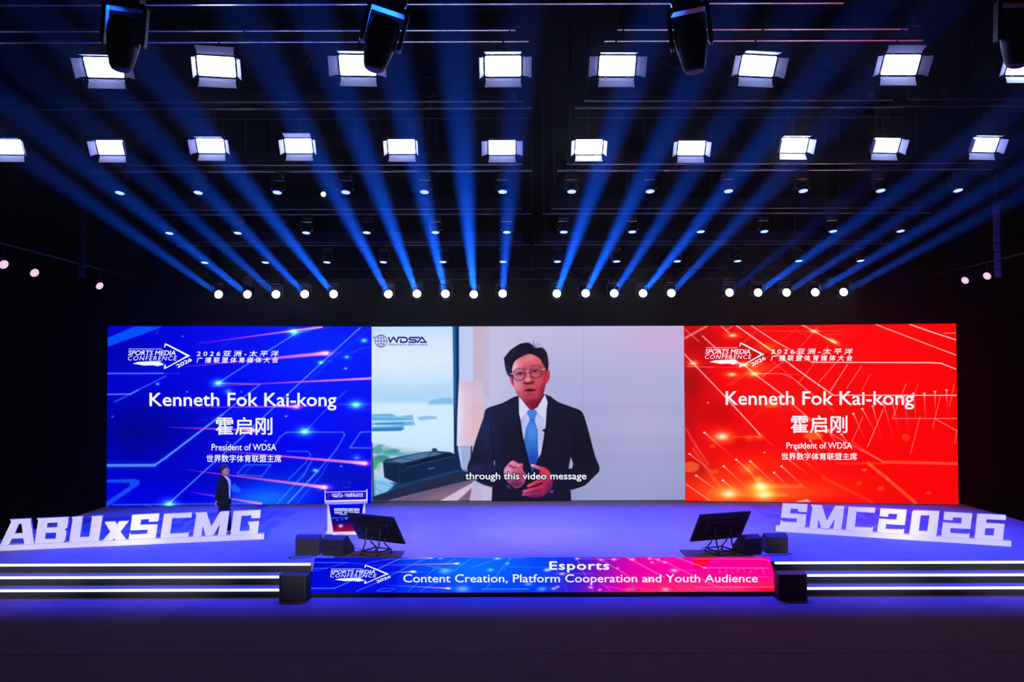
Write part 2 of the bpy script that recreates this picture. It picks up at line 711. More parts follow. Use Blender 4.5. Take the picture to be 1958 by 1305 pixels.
def drape(x0, y0, x1, y1, name, label):
    """black drape hung in long flat panels between two floor points"""
    mb = MB()
    d = Vector((x1 - x0, y1 - y0, 0))
    ang = math.atan2(d.y, d.x)
    mb.box(((x0 + x1) / 2, (y0 + y1) / 2, (ZF + ZC) / 2), (d.length, .1, ZC - ZF), 0, Matrix.Rotation(ang, 3, 'Z'))
    struct(mb.build(name, M_DRAPE), label, 'wall')


drape(XL - .05, -6, XL - .05, YB, 'wall_left', 'black drape along the left side of the hall')
drape(XR + .05, -6, XR + .05, YB, 'wall_right', 'black drape along the right side of the hall')
drape(XL - .1, YB + .05, XR + .1, YB + .05, 'wall_back', 'black backdrop behind the screens')

fm = mat('hall_carpet', (0.28, 0.15, 0.23), 0.95, 0, 0.07, 2.2, 0.15, 0.05)  # red spill from the right screen is tinted into the carpet colour
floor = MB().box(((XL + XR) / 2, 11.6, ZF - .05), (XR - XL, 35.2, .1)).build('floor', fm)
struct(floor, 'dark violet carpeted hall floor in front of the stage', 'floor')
# the seam between two lengths of carpet
seam = MB()
seam.box(((XL + XR) / 2, 13.95, ZF + .0012), (XR - XL - .2, .022, .002))
struct(seam.build('trim_1', mat('carpet_seam_tape', (.12, .07, .10), .95, 0, .1, 5, 0, 0)), 'dark seam running across the hall carpet', 'trim')
ce = MB().box(((XL + XR) / 2, 11.6, ZC + .05), (XR - XL, 35.2, .1)).build('ceiling', M_CEIL)
struct(ce, 'black ceiling high above the lighting rigs', 'ceiling')

# stage platform, steps
YS = 18.2
stage = MB().box(((XL + XR) / 2, (YS + YB) / 2, ZF / 2), (XR - XL, YB - YS, -ZF), 0)
stage = stage.build('stage', M_CARPET)
struct(stage, 'wide carpeted stage platform lit blue and violet', 'stage')

STEP_Y = [18.2, 17.87, 17.55]
STEP_Z = [0.0, -0.193, -0.387]
RAMP_XB = ((591 - 979) * 17.56 / F, (1487 - 979) * 17.56 / F)


def flight(x0, x1, label, led):
    t = thing('stage_steps', label, 'steps', ((x0 + x1) / 2, 17.55, ZF))
    L = x1 - x0
    for k in (1, 2):
        mb = MB()
        h = STEP_Z[k] - ZF
        y0, y1 = STEP_Y[k] - 17.55, STEP_Y[k - 1] - 17.55 - .012
        mb.box((0, (y0 + y1) / 2 + .006, h - .02), (L, y1 - y0 + .012, .04), 0)
        mb.box((0, (y0 + y1) / 2 + .008, (h - .04) / 2), (L, y1 - y0 - .016, h - .04), 1)
        mb.build('step', [M_CARPET, M_RISER], t)
    MB().box((0, STEP_Y[0] - 17.55 - .006, (STEP_Z[1] - ZF + -ZF) / 2 - .02), (L, .012, .15), 0).build('riser_board', M_RISER, t)
    for k in range(3):
        a, b = led[k]
        mb = MB()
        mb.bbox(((a + b) / 2 - (x0 + x1) / 2, STEP_Y[k] - 17.55 - .02, STEP_Z[k] - ZF - .032), (b - a, .018, .05), .006)
        mb.build('led_strip', E_STRIP, t)
    return t


xs_l = [(596 - 979) * YS / F, (591 - 979) * 17.87 / F, (586 - 979) * 17.55 / F]
xs_r = [(1475 - 979) * YS / F, (1481 - 979) * 17.87 / F, (1487 - 979) * 17.55 / F]
flight(XL + .02, -4.36, 'left flight of black steps edged with glowing white strips', [(XL + .04, min(x, -4.37)) for x in xs_l])
flight(5.66, XR - .02, 'right flight of black steps edged with glowing white strips', [(max(x, 5.67), XR - .04) for x in xs_r])

# ================================================================== LED WALL
ZT = 5.635


def screen_thing(label, p0, p1, zt, depth=.35):
    """LED screen standing between two floor points; returns its thing, its plane and its canvas mapping"""
    p0, p1 = Vector((p0.x, p0.y, .02)), Vector((p1.x, p1.y, .02))
    U = (p1 - p0).normalized()
    N = U.cross(Vector((0, 0, 1)))
    mid = (p0 + p1) / 2
    t = thing('led_screen', label, 'screen', (0, 0, 0))
    mb = MB()
    h = zt - .02
    ang = math.atan2(U.y, U.x)
    mb.box(mid - N * (depth / 2 + .004) + Vector((0, 0, h / 2 - .002)), ((p1 - p0).length - .05, depth, h), 0, Matrix.Rotation(ang, 3, 'Z'))
    mb.build('cabinet', M_BLACKM, t)
    pl = Plane(p0, U, (0, 0, 1))
    f = lambda s, tt: p0 + (p1 - p0) * s + Vector((0, 0, h * (1 - tt)))
    return t, pl, f


def event_logo(mb, pl, ax, ay, sx, sy, full=True, bold=1.0):
    """the conference mark; its own drawing is 1958 wide per 310 photo pixels"""
    T = lambda pts: [(ax + x * sx, ay + y * sy) for x, y in pts]
    bx = lambda a, b, c, d: (ax + a * sx, ax + b * sx, ay + c * sy, ay + d * sy)
    put_text(mb, pl, 'SPORTS MEDIA', bx(62, 648, 162, 220), .016 * bold, .22)
    put_text(mb, pl, 'CONFERENCE', bx(55, 655, 229, 282), 0, .22, space=1.2)
    put_text(mb, pl, 'ASIA-PACIFIC BROADCASTING UNION', bx(66, 475, 137, 150), 0, .22)
    put_poly(mb, pl, [T([(498, 128), (508, 74), (560, 95), (815, 226), (740, 262), (510, 385), (496, 388), (500, 345), (520, 326),
                         (516, 362), (530, 362), (735, 246), (768, 226), (530, 100), (518, 100), (508, 128)])])
    put_poly(mb, pl, [T([(118, 322), (180, 300), (300, 294), (420, 290), (474, 296), (440, 306), (500, 322), (470, 330), (500, 340), (440, 344), (430, 354),
                         (360, 340), (250, 344), (190, 332)])])
    e = T([(662, 376), (836, 286)])
    hp = 44 * sy
    put_text_rot(mb, pl, '2026', e[0], e[1], hp, .03)
    if full:
        put_text(mb, pl, '2 0 2 6 亚 洲 - 太 平 洋', bx(890, 1885, 163, 234), .016, .12)
        put_text(mb, pl, '广 播 联 盟 体 育 媒 体 大 会', bx(888, 1880, 243, 312), .016, .12)


# ---- left wing: blue
t_left, pl, f = screen_thing('left blue screen showing a speaker name in white', at(203.5, 970.5, Z=.02), at(710.2, 962.3, Z=.02), ZT)
c = Canvas(f, 540, 366)
Q = conv(190, 610, 3.526)
c.C[:] = np.array([0, 0, 226]) / 255.0
one = lambda x, y: Q([(x, y)])[0]


def G(x, y, rx, ry, col, a=1.0, rot=0.0, add=True):
    q = one(x, y)
    c.glow(q[0], q[1], rx / 3.526, ry / 3.526, col, a, rot, add)


G(250, 760, 420, 260, (0, 0, 120), .75, 0, False)
G(60, 200, 300, 200, (0, 0, 150), .6, 0, False)
G(900, 1080, 500, 60, (0, 0, 150), .4, 0, False)
G(1600, 1080, 300, 100, (0, 10, 170), .5, 0, False)
G(1500, 200, 420, 260, (0, 40, 40), .8)
G(1350, 560, 500, 300, (0, 10, 40), .8)
G(1100, 1220, 240, 70, (20, 120, 90), .8)
G(1250, 1120, 300, 110, (0, 50, 40), .8)
c.poly(Q([(52, 130), (240, 52), (425, 52), (320, 95), (52, 190)]), (0, 84, 255), 2, .95)
CY = (86, 150, 255)
CYB = (120, 190, 255)
for pts, w, a in (
        ([(52, 369), (430, 368)], 6, .85), ([(430, 368), (540, 368)], 4, .4), ([(105, 560), (450, 385)], 6, .7), ([(52, 510), (210, 508), (260, 480)], 7, .8),
        ([(45, 990), (372, 988)], 20, .75), ([(372, 988), (450, 935), (830, 645)], 12, .85), ([(830, 645), (1085, 440), (800, 434)], 6, .8),
        ([(800, 434), (1140, 215), (1330, 95), (1500, 55)], 6, .8), ([(470, 1245), (960, 800), (1290, 490)], 7, .8), ([(1290, 490), (1500, 295), (1760, 58)], 7, .8),
        ([(660, 690), (900, 640), (1090, 470)], 3, .25), ([(1330, 500), (1560, 280), (1830, 60)], 3, .35), ([(1380, 770), (1540, 600), (1670, 480)], 5, .55),
        ([(90, 1255), (1100, 1245)], 8, .55), ([(1160, 890), (1215, 800), (1260, 766), (1380, 764), (1640, 765), (1655, 782), (1600, 880), (1470, 1030)], 5, .75),
        ([(1830, 872), (1690, 870), (1760, 766), (1830, 762)], 6, .75), ([(1265, 894), (1400, 894), (1425, 915), (1390, 970), (1270, 1090)], 6, .6),
        ([(930, 1042), (985, 986), (1155, 985), (1095, 1062), (935, 1052)], 9, .5), ([(960, 1062), (1030, 990)], 5, .4), ([(1200, 1245), (1380, 1050), (1430, 960)], 12, .5),
        ([(1270, 1245), (1470, 1030)], 10, .75), ([(1330, 1245), (1500, 1050), (1600, 870)], 6, .4), ([(1510, 75), (1550, 55)], 3, .5), ([(1700, 230), (1770, 195), (1830, 192)], 3, .5),
        ([(820, 190), (885, 155)], 4, .4), ([(1510, 230), (1830, 228)], 2, .25), ([(1600, 578), (1830, 576)], 4, .5), ([(1280, 90), (1420, 90)], 4, .5), ([(1490, 290), (1570, 286)], 4, .5),
        ([(980, 1160), (1060, 1158)], 3, .2), ([(300, 1252), (350, 1265)], 4, .6)):
    c.line(Q(pts), w / 3.526, CYB if a > .7 else CY, a, 1.6)
    c.line(Q(pts), w * 3 / 3.526, (30, 90, 255), a * .22, 5)
c.poly(Q([(48, 1085), (235, 1080), (272, 1092), (270, 1118), (46, 1275), (45, 1236), (205, 1128), (205, 1108), (48, 1104)]), (30, 96, 255), 3, .75)
for p, q, w, head in (((660, 168), (1500, 54), 16, 0), ((580, 322), (1530, 232), 24, 1), ((750, 455), (1835, 402), 16, 0), ((580, 598), (1330, 592), 10, 1), ((470, 732), (1040, 752), 14, 1),
                      ((740, 885), (1790, 975), 22, 1), ((600, 1020), (1520, 1137), 22, 1), ((620, 1170), (1090, 1248), 16, 0), ((1330, 592), (1600, 588), 3, 0)):
    a, b = Q([p, q])
    c.seg(a, b, .8, w / 3.526, (230, 40, 170), (235, 150, 240), .65, .95, 1.6)
    if head:
        c.glow(b[0] - 2, b[1], 14, 5, (255, 60, 120), .9)
        c.glow(b[0], b[1], 5, 3.5, (255, 235, 255), 1, 0, False)
for x, y, r, a in ((800, 434, 36, .9), (1385, 760, 46, .9), (1730, 580, 46, .9), (1310, 90, 36, .8), (1785, 147, 22, .8), (1492, 295, 18, .8), (1668, 258, 18, .7), (870, 490, 30, .45),
                   (1735, 938, 34, .4), (1455, 1022, 16, .9), (393, 440, 12, .8), (1260, 657, 9, .8), (590, 492, 6, .9), (958, 492, 6, .7), (562, 118, 6, .9), (388, 96, 4, .9),
                   (1630, 995, 7, .9), (1120, 825, 10, .6), (1660, 335, 12, .7), (470, 1250, 46, .8), (90, 660, 8, .5), (865, 833, 5, .9)):
    G(x, y, r * 1.25, r * .75, (60, 170, 255), a)
    G(x, y, r * .5, r * .35, (130, 220, 255), a * .8)
for pts in ([(885, 1130), (910, 1110), (935, 1135), (955, 1155), (945, 1172), (905, 1168), (888, 1152)],):
    c.poly(Q(pts), (40, 120, 255), 3, .7)
c.build('display', t_left)
mb = MB()
event_logo(mb, pl, 235, 645, 1 / 6.316, 1 / 6.316)
mb.build('event_logo', E_TEXT, t_left)
for body_, box_, w_ in (('Kenneth Fok Kai-kong', (286.4, 642.9, 752, 785), .014), ('霍启刚', (412.6, 520.4, 798.6, 832), .014),
                        ('President of WDSA', (404.7, 528.3, 849.4, 861.8), .010), ('世界数字体育联盟主席', (394.8, 538, 870, 884.6), .012)):
    mb = MB()
    put_text(mb, pl, body_, box_, w_)
    mb.build('caption_lettering', E_TEXT, t_left)

# ---- right wing: red
t_right, pl, f = screen_thing('right red screen showing a speaker name in white', at(1310.2, 958.4, Z=.02), at(1833, 965.2, Z=.02), ZT)
c = Canvas(f, 550, 366)
Q = conv(1300, 610, 3.527)
one = lambda x, y: Q([(x, y)])[0]
c.C[:] = np.array([252, 4, 4]) / 255.0
for x, y, rx, ry, a in ((120, 150, 160, 130, .45), (60, 430, 140, 160, .55), (480, 240, 160, 90, .4), (250, 640, 160, 110, .3), (120, 1010, 120, 90, .35), (330, 820, 220, 60, .25), (60, 700, 60, 200, .3)):
    G(x, y, rx, ry, (140, 0, 4), min(1, a * 1.25), 0, False)
for x, y, rx, ry, a in ((350, 1100, 420, 140, .8), (520, 1180, 300, 80, .8), (620, 580, 160, 40, .5), (800, 1180, 300, 60, .6), (220, 1180, 160, 70, .5), (1000, 1130, 320, 90, .35), (700, 960, 300, 60, .3)):
    G(x, y, rx, ry, (10, 50, 14), a)
OR = (255, 118, 60)
PK = (255, 198, 194)
WH = (255, 243, 243)
for pts, w, a, col in (
        ([(32, 240), (300, 520), (540, 780)], 5, .95, WH), ([(540, 780), (630, 860)], 4, .3, PK), ([(150, 115), (290, 240), (430, 310), (520, 385), (700, 520)], 5, .9, WH),
        ([(700, 520), (860, 660), (960, 740)], 4, .6, PK), ([(275, 45), (330, 95)], 4, .9, WH), ([(380, 45), (620, 215), (870, 400), (1035, 516)], 6, .95, WH), ([(1035, 516), (1866, 517)], 6, .95, WH),
        ([(480, 45), (640, 150), (800, 240), (890, 293)], 5, .85, WH), ([(890, 293), (1690, 296), (1760, 300), (1862, 340)], 6, .95, WH), ([(825, 42), (905, 84), (1050, 165)], 5, .9, WH),
        ([(1320, 38), (1560, 130), (1862, 245)], 5, .85, WH), ([(1550, 38), (1700, 90), (1862, 142)], 6, .95, WH), ([(1780, 97), (1862, 96)], 4, .7, WH),
        ([(32, 68), (130, 155)], 4, .7, PK), ([(560, 82), (1135, 83)], 3, .35, PK), ([(980, 105), (1110, 106)], 3, .35, PK), ([(630, 290), (860, 480), (1040, 620)], 3, .5, PK),
        ([(500, 370), (690, 370), (760, 400), (900, 520)], 3, .7, WH), ([(690, 375), (810, 377)], 2, .5, PK), ([(540, 380), (850, 690)], 3, .25, PK), ([(740, 560), (900, 700), (1060, 800), (1370, 965)], 4, .75, PK),
        ([(1160, 830), (1370, 965)], 3, .6, PK), ([(1370, 966), (1872, 978)], 20, .55, OR), ([(1060, 975), (1400, 975)], 16, .3, OR), ([(1430, 673), (1868, 673)], 4, .8, PK), ([(1725, 678), (1868, 756)], 4, .8, PK),
        ([(32, 132), (185, 48)], 14, .55, PK), ([(305, 80), (355, 50)], 6, .6, PK), ([(340, 450), (550, 300)], 9, .4, OR), ([(320, 445), (640, 225)], 4, .3, PK), ([(560, 385), (790, 220)], 4, .45, PK),
        ([(430, 160), (550, 50)], 7, .45, OR), ([(520, 270), (800, 60)], 7, .3, OR), ([(560, 390), (760, 250), (940, 45)], 4, .35, PK), ([(800, 435), (1000, 180)], 5, .5, PK),
        ([(800, 85), (880, 130)], 3, .3, PK), ([(935, 430), (1130, 210)], 5, .55, PK), ([(1000, 510), (1130, 310)], 6, .75, PK), ([(1125, 470), (1225, 320)], 5, .6, PK), ([(1225, 485), (1285, 375)], 4, .5, PK),
        ([(1160, 830), (1235, 660)], 4, .65, PK), ([(1265, 865), (1370, 615)], 5, .75, PK), ([(1435, 670), (1525, 440)], 5, .6, PK), ([(1555, 910), (1620, 660)], 4, .6, PK), ([(1705, 735), (1760, 510)], 4, .6, PK),
        ([(1590, 490), (1608, 440)], 4, .4, PK), ([(1818, 590), (1850, 440)], 4, .5, PK), ([(1855, 840), (1868, 750)], 5, .6, PK),
        ([(40, 1115), (200, 1225)], 5, .8, PK), ([(1270, 975), (1400, 1080), (1590, 1243)], 22, .6, OR), ([(960, 1070), (1300, 1240)], 20, .25, OR), ([(760, 900), (1000, 1080)], 8, .2, OR),
        ([(90, 880), (230, 1080), (310, 1180)], 22, .35, OR), ([(460, 1020), (560, 1150)], 18, .5, OR), ([(590, 1130), (820, 1130)], 26, .55, OR), ([(590, 1188), (720, 1190)], 22, .6, OR),
        ([(250, 1185), (560, 1190)], 24, .35, OR), ([(40, 740), (110, 860), (190, 980)], 14, .25, PK), ([(40, 322), (230, 326)], 3, .7, PK), ([(230, 326), (420, 330)], 3, .3, PK),
        ([(360, 797), (540, 797)], 14, .3, OR), ([(420, 745), (560, 600)], 4, .15, PK)):
    c.line(Q(pts), w / 3.527, col, a, 1.2)
for p, q in (((165, 768), (380, 950)), ((380, 950), (560, 1110)), ((65, 912), (290, 1090)), ((290, 1090), (450, 1225)), ((110, 1058), (350, 1225)), ((295, 995), (500, 1180)), ((475, 962), (700, 1170)),
             ((635, 1038), (760, 1160)), ((685, 995), (910, 1200)), ((720, 940), (900, 1080)), ((880, 822), (1000, 1000)), ((930, 780), (1060, 960)), ((1000, 750), (1110, 930)), ((1090, 780), (1200, 930)),
             ((1170, 640), (1260, 840)), ((1230, 608), (1350, 820)), ((1300, 590), (1360, 810)), ((1370, 560), (1440, 800)), ((1430, 545), (1480, 780)), ((1510, 520), (1545, 760)), ((1575, 503), (1600, 740)),
             ((1648, 505), (1660, 720)), ((1720, 492), (1725, 680)), ((1798, 482), (1805, 640)), ((820, 850), (960, 1020)), ((780, 880), (930, 1060))):
    a, b = Q([p, q])
    c.seg(a, b, 1.5, .8, (255, 215, 215), (255, 120, 110), .9, .1, 1.3)
    c.disc(a[0], a[1], 2.6, 1.7, (255, 205, 205), .9, 1.5)
for x, y, rx, ry, hot in ((285, 795, 60, 34, 1), (500, 372, 40, 20, 1), (90, 300, 30, 16, 1), (355, 112, 36, 14, 1), (350, 376, 36, 16, 1), (905, 84, 30, 12, 1), (1035, 152, 46, 14, 1), (435, 310, 40, 16, 1),
                          (545, 1130, 66, 38, 1), (330, 1182, 60, 36, 1), (570, 1188, 66, 34, 1), (460, 1010, 44, 26, .6), (470, 805, 24, 16, .4), (538, 795, 22, 16, .6), (533, 1077, 20, 14, .6),
                          (540, 330, 70, 30, .3), (590, 190, 60, 24, .4)):
    G(x, y, rx * 1.3, ry * 1.3, (120, 110, 30), .9 * min(1, hot + .2), 0.45 if x == 1035 else 0)
    if hot == 1:
        G(x, y, rx * .62, ry * .62, (255, 246, 205), 1, 0.45 if x == 1035 else 0, False)
for x, y, rx, ry, a in ((70, 1000, 60, 36, .55), (900, 790, 64, 26, .6), (615, 578, 56, 22, .55), (1245, 1020, 16, 8, .7), (1525, 800, 28, 26, .3), (1355, 1145, 22, 16, .35), (1675, 1175, 18, 12, .35),
                        (220, 860, 20, 12, .4), (235, 1030, 26, 14, .35), (1210, 1110, 18, 12, .35), (230, 1200, 60, 50, .3)):
    q = one(x, y)
    c.disc(q[0], q[1], rx / 3.527, ry / 3.527, (255, 140, 50), a, 3)
for x, y in ((190, 566), (430, 566), (570, 902)):
    q = one(x, y)
    c.disc(q[0], q[1], 2, 1, WH, .8, 1)
c.poly(Q([(780, 1236), (800, 1226), (835, 1224), (855, 1216), (885, 1236)]), (255, 190, 190), 2, .9)
c.build('display', t_right)
mb = MB()
event_logo(mb, pl, 1339.0, 643.4, .948 / 6.316, .97 / 6.316, False)
mb2bx = lambda a, b, cc, d: (1300 + a / 3.527, 1300 + b / 3.527, 610 + cc / 3.527, 610 + d / 3.527)
put_text(mb, pl, '2 0 2 6 亚 洲 - 太 平 洋', mb2bx(613, 1167, 200, 239), .016, .12)
put_text(mb, pl, '广 播 联 盟 体 育 媒 体 大 会', mb2bx(612, 1166, 245, 284), .016, .12)
mb.build('event_logo', E_TEXT, t_right)
for body_, box_, w_ in (('Kenneth Fok Kai-kong', mb2bx(310, 1578, 490, 610), .012), ('霍启刚', mb2bx(748, 1128, 653, 770), .014),
                        ('President of WDSA', mb2bx(719, 1161, 834, 876), .010), ('世界数字体育联盟主席', mb2bx(685, 1194, 904, 953), .012)):
    mb = MB()
    put_text(mb, pl, body_, box_, w_)
    mb.build('caption_lettering', E_TEXT, t_right)

# ---- centre: the video
YC = 27.1
t_mid, pl, f = screen_thing('centre screen showing a video of a man in a dark suit and glasses', at(710.4, 957.4, Y=YC), at(1310, 957.4, Y=YC), ZT + .02)
c = Canvas(f, 640, 362)
W_ = conv(700, 620, 3.73)
P_ = conv(880, 640, 4.079)
F_ = conv(950, 645, 9.0)
H_ = conv(950, 870, 14.18)
# wall
c.vgrad([(624, (196, 188, 226)), (720, (176, 176, 222)), (830, (168, 168, 214)), (900, (158, 160, 206)), (958, (146, 150, 196))])
c.glow(925, 720, 70, 160, (206, 200, 232), .8, 0, False)
c.glow(1270, 640, 90, 50, (205, 170, 214), .7, 0, False)
c.glow(1225, 790, 60, 120, (190, 176, 222), .4, 0, False)
c.glow(1180, 940, 110, 60, (160, 168, 215), .5, 0, False)
c.line([(1115, 625), (1114, 800), (1112, 958)], 1.2, (150, 150, 196), .6, 1.2)
# view through the window
win = c.mask([(705, 620), (867, 620), (868, 700), (871, 880), (872, 975), (705, 975)], 1.5)
c.vgrad([(624, (190, 220, 255)), (650, (212, 230, 255)), (690, (218, 236, 255)), (720, (204, 230, 254)), (745, (190, 224, 252)), (764, (184, 220, 252)), (774, (210, 236, 255)), (830, (208, 236, 255)), (862, (200, 228, 252)), (900, (176, 208, 236))], win)
c.glow(760, 690, 70, 24, (228, 240, 255), .6, 0, False, win)
c.poly(W_([(40, 470), (160, 450), (330, 470), (470, 440), (620, 420), (620, 540), (40, 545)]), (168, 212, 248), 20, .55, win)
c.poly(W_([(440, 560), (470, 540), (540, 530), (600, 526), (620, 540), (620, 574), (450, 576)]), (112, 180, 226), 5, .75, win)
c.poly(W_([(120, 530), (400, 524), (400, 550), (120, 552)]), (150, 204, 244), 8, .5, win)
for pts, col, a in (([(40, 645), (180, 640), (220, 660), (330, 650), (340, 685), (200, 692), (40, 690)], (76, 160, 220), .8), ([(40, 705), (340, 695), (350, 720), (280, 726), (40, 722)], (70, 156, 220), .75),
                    ([(365, 668), (420, 655), (500, 660), (510, 676), (380, 688)], (116, 176, 228), .75), ([(40, 735), (265, 728), (272, 750), (240, 762), (40, 765)], (46, 134, 206), .85),
                    ([(75, 706), (270, 702), (270, 712), (75, 716)], (30, 110, 170), .7), ([(40, 752), (262, 748), (255, 760), (40, 764)], (20, 100, 165), .7)):
    c.poly(W_(pts), col, 3, a, win)
c.line(W_([(60, 660), (330, 668)]), 1.5, (190, 232, 250), .6, 1.5, False, win)
c.poly(W_([(42, 850), (90, 862), (160, 875), (250, 880), (400, 905), (500, 920), (520, 960), (300, 1000), (60, 1110), (42, 1110)]), (186, 206, 226), 6, .9, win)
for x, y, rx, ry, col in ((80, 900, 40, 26, (70, 150, 150)), (110, 960, 60, 26, (40, 128, 128)), (170, 915, 60, 22, (60, 160, 170)), (250, 930, 70, 16, (84, 172, 190)), (70, 1000, 30, 40, (60, 160, 120)),
                          (150, 890, 26, 12, (120, 180, 170)), (205, 905, 30, 12, (50, 140, 160)), (100, 870, 26, 12, (90, 150, 180)), (330, 920, 50, 10, (150, 190, 220))):
    q = W_([(x, y)])[0]
    c.disc(q[0], q[1], rx / 3.73, ry / 3.73, col, .85, 4, 0, win)
c.line(W_([(95, 1000), (70, 1050), (120, 1090)]), 3, (190, 226, 236), .7, 2, False, win)
c.poly(W_([(38, 840), (46, 850), (60, 1240), (42, 1262)]), (22, 50, 84), 2, .9)
# sill, table edge, printer
c.poly(W_([(58, 1110), (235, 1140), (470, 1000), (720, 1040), (720, 1056), (60, 1232)]), (24, 60, 110), 2)
c.poly(W_([(58, 1100), (130, 1098), (200, 1150), (150, 1200), (60, 1230)]), (140, 208, 244), 5, .95)
c.line(W_([(70, 1130), (140, 1140), (200, 1180)]), 1.4, (70, 130, 180), .6, 1.5)
c.line(W_([(66, 1170), (110, 1200)]), 1.4, (60, 120, 170), .6, 1.5)
c.poly(W_([(44, 1234), (240, 1170), (640, 1060), (725, 1045), (770, 1110), (340, 1215), (150, 1264), (44, 1264)]), (34, 40, 72), 3)
c.poly(W_([(140, 1268), (340, 1214), (770, 1108), (800, 1268)]), (112, 88, 118), 3)
c.poly(W_([(330, 1268), (560, 1190), (740, 1150), (740, 1268)]), (150, 118, 140), 10, .6)
c.poly(W_([(525, 1264), (700, 1165), (765, 1130), (770, 1155), (650, 1264)]), (214, 188, 222), 3)
c.poly(W_([(650, 1264), (770, 1160), (770, 1264)]), (120, 92, 120), 3, .8)
c.poly(W_([(120, 985), (140, 968), (380, 918), (500, 905), (600, 915), (645, 932), (656, 1035), (240, 1146), (130, 1095)]), (12, 34, 72), 2.5)
c.poly(W_([(130, 984), (380, 920), (490, 912), (560, 926), (270, 1004), (230, 990)]), (96, 140, 178), 4, .8)
c.poly(W_([(245, 1000), (420, 955), (590, 918), (610, 930), (600, 955), (290, 1020)]), (8, 22, 50), 3, .95)
c.line(W_([(180, 975), (250, 995), (300, 990)]), 1, (20, 40, 70), .8, 1.2)
c.line(W_([(260, 960), (380, 975), (470, 930)]), 1, (20, 40, 70), .8, 1.2)
c.line(W_([(235, 1010), (240, 1140)]), 1.2, (40, 80, 130), .6, 1.5)
c.line(W_([(290, 1024), (450, 985), (640, 940)]), 1.2, (60, 110, 165), .7, 1.5)
c.line(W_([(445, 1034), (486, 1025)]), 1.6, (150, 170, 200), .7, 1.2)
c.line(W_([(258, 1055), (282, 1050)]), 1.2, (50, 80, 120), .7, 1.2)
c.disc(*W_([(488, 898)])[0], 5, 3.4, (14, 40, 84), .9, 2)
c.line(W_([(440, 935), (480, 910)]), 1.3, (20, 50, 90), .8, 1.2)
# window post, pale curtain strip, wood strip
c.poly([(865.5, 620), (878, 620), (878, 730), (876, 860), (884, 902), (872, 900), (868, 860), (867, 720)], (8, 42, 92), 1.5)
c.poly([(866.5, 622), (871, 622), (872, 740), (871, 800), (868, 760)], (20, 110, 190), 2, .8)
c.poly([(878, 620), (905, 620), (905, 735), (900, 900), (882, 895), (876, 860), (878, 735)], (192, 206, 246), 1.5)
c.poly([(879, 850), (902, 850), (902, 905), (884, 900)], (150, 168, 216), 3, .8)
c.poly([(904.5, 620), (924, 620), (925, 740), (920, 760), (905, 745)], (200, 180, 200), 1.5)
c.poly([(923, 620), (936, 620), (936, 760), (924, 760)], (196, 180, 206), 5, .8)
c.line([(901.5, 850), (900.5, 895)], 2.4, (14, 22, 44), .9, 1.2)
# lamp shade
sh = c.mask([(877.5, 729), (921, 727.5), (926, 790), (931, 853), (873.5, 853), (874.5, 800)], 1.4)
c.poly([(877.5, 729), (921, 727.5), (926, 790), (931, 853), (873.5, 853), (874.5, 800)], (216, 190, 214), 1.4)
c.glow(876, 790, 12, 90, (232, 224, 246), .9, 0, False, sh)
c.glow(912, 806, 16, 36, (232, 180, 192), .75, 0, False, sh)
c.glow(900, 735, 26, 12, (206, 176, 204), .6, 0, False, sh)
c.glow(896, 800, 5, 60, (226, 196, 212), .5, 0, False, sh)
# white chair back
c.poly(P_([(100, 1138), (130, 1165), (190, 1180), (252, 1196), (250, 1310), (70, 1310)]), (192, 176, 214), 1.5)
c.poly(P_([(150, 1180), (250, 1200), (250, 1310), (180, 1310)]), (206, 194, 228), 6, .6)
# suit
torso = smooth(P_([(457, 476), (330, 535), (205, 580), (182, 650), (120, 830), (85, 950), (55, 1040), (75, 1100), (130, 1145), (190, 1175), (250, 1192), (250, 1192), (245, 1310), (245, 1310), (866, 1310), (866, 1310), (862, 1215), (862, 1215), (970, 1178), (1040, 1112),
            (1088, 1052), (1052, 950), (1020, 830), (985, 700), (950, 605), (880, 570), (760, 525), (665, 468)]), 3)
tm = c.mask(torso, 1.3)
c.poly(torso, (20, 20, 42), 1.3)
q = P_([(200, 760)])[0]
c.glow(q[0], q[1], 24, 60, (30, 36, 86), .85, -.2, False, tm)
q = P_([(330, 600)])[0]
c.glow(q[0], q[1], 30, 20, (26, 32, 78), .7, 0, False, tm)
q = P_([(960, 900)])[0]
c.glow(q[0], q[1], 26, 60, (13, 12, 26), .8, 0, False, tm)
q = P_([(120, 1060)])[0]
c.glow(q[0], q[1], 30, 14, (34, 36, 84), .8, 0, False, tm)
c.line(P_([(240, 690), (250, 860), (268, 990)]), 2, (10, 10, 26), .8, 3, False, tm)
c.line(P_([(905, 700), (890, 860), (862, 960)]), 2, (8, 8, 20), .8, 3, False, tm)
c.line(P_([(452, 490), (458, 620), (470, 760), (520, 960), (545, 1060)]), 2.2, (9, 9, 24), .9, 2.5, False, tm)
c.line(P_([(680, 560), (690, 700), (640, 930)]), 2.2, (9, 8, 20), .9, 2.5, False, tm)
c.line(P_([(60, 1070), (180, 1020), (330, 1030)]), 1.6, (40, 44, 96), .6, 3, False, tm)
c.line(P_([(140, 1150), (280, 1110), (350, 1100)]), 2, (10, 10, 26), .7, 3, False, tm)
c.line(P_([(1060, 1060), (960, 1010), (880, 1050)]), 1.6, (30, 28, 56), .6, 3, False, tm)
c.line(P_([(250, 1192), (330, 1185), (420, 1230)]), 2, (10, 9, 22), .7, 3, False, tm)
c.poly(P_([(262, 980), (271, 990), (270, 1020), (264, 1024)]), (170, 170, 214), 1, .8)
c.poly(P_([(862, 955), (880, 1005), (874, 1046), (845, 1046)]), (176, 176, 220), 1.2, .95)
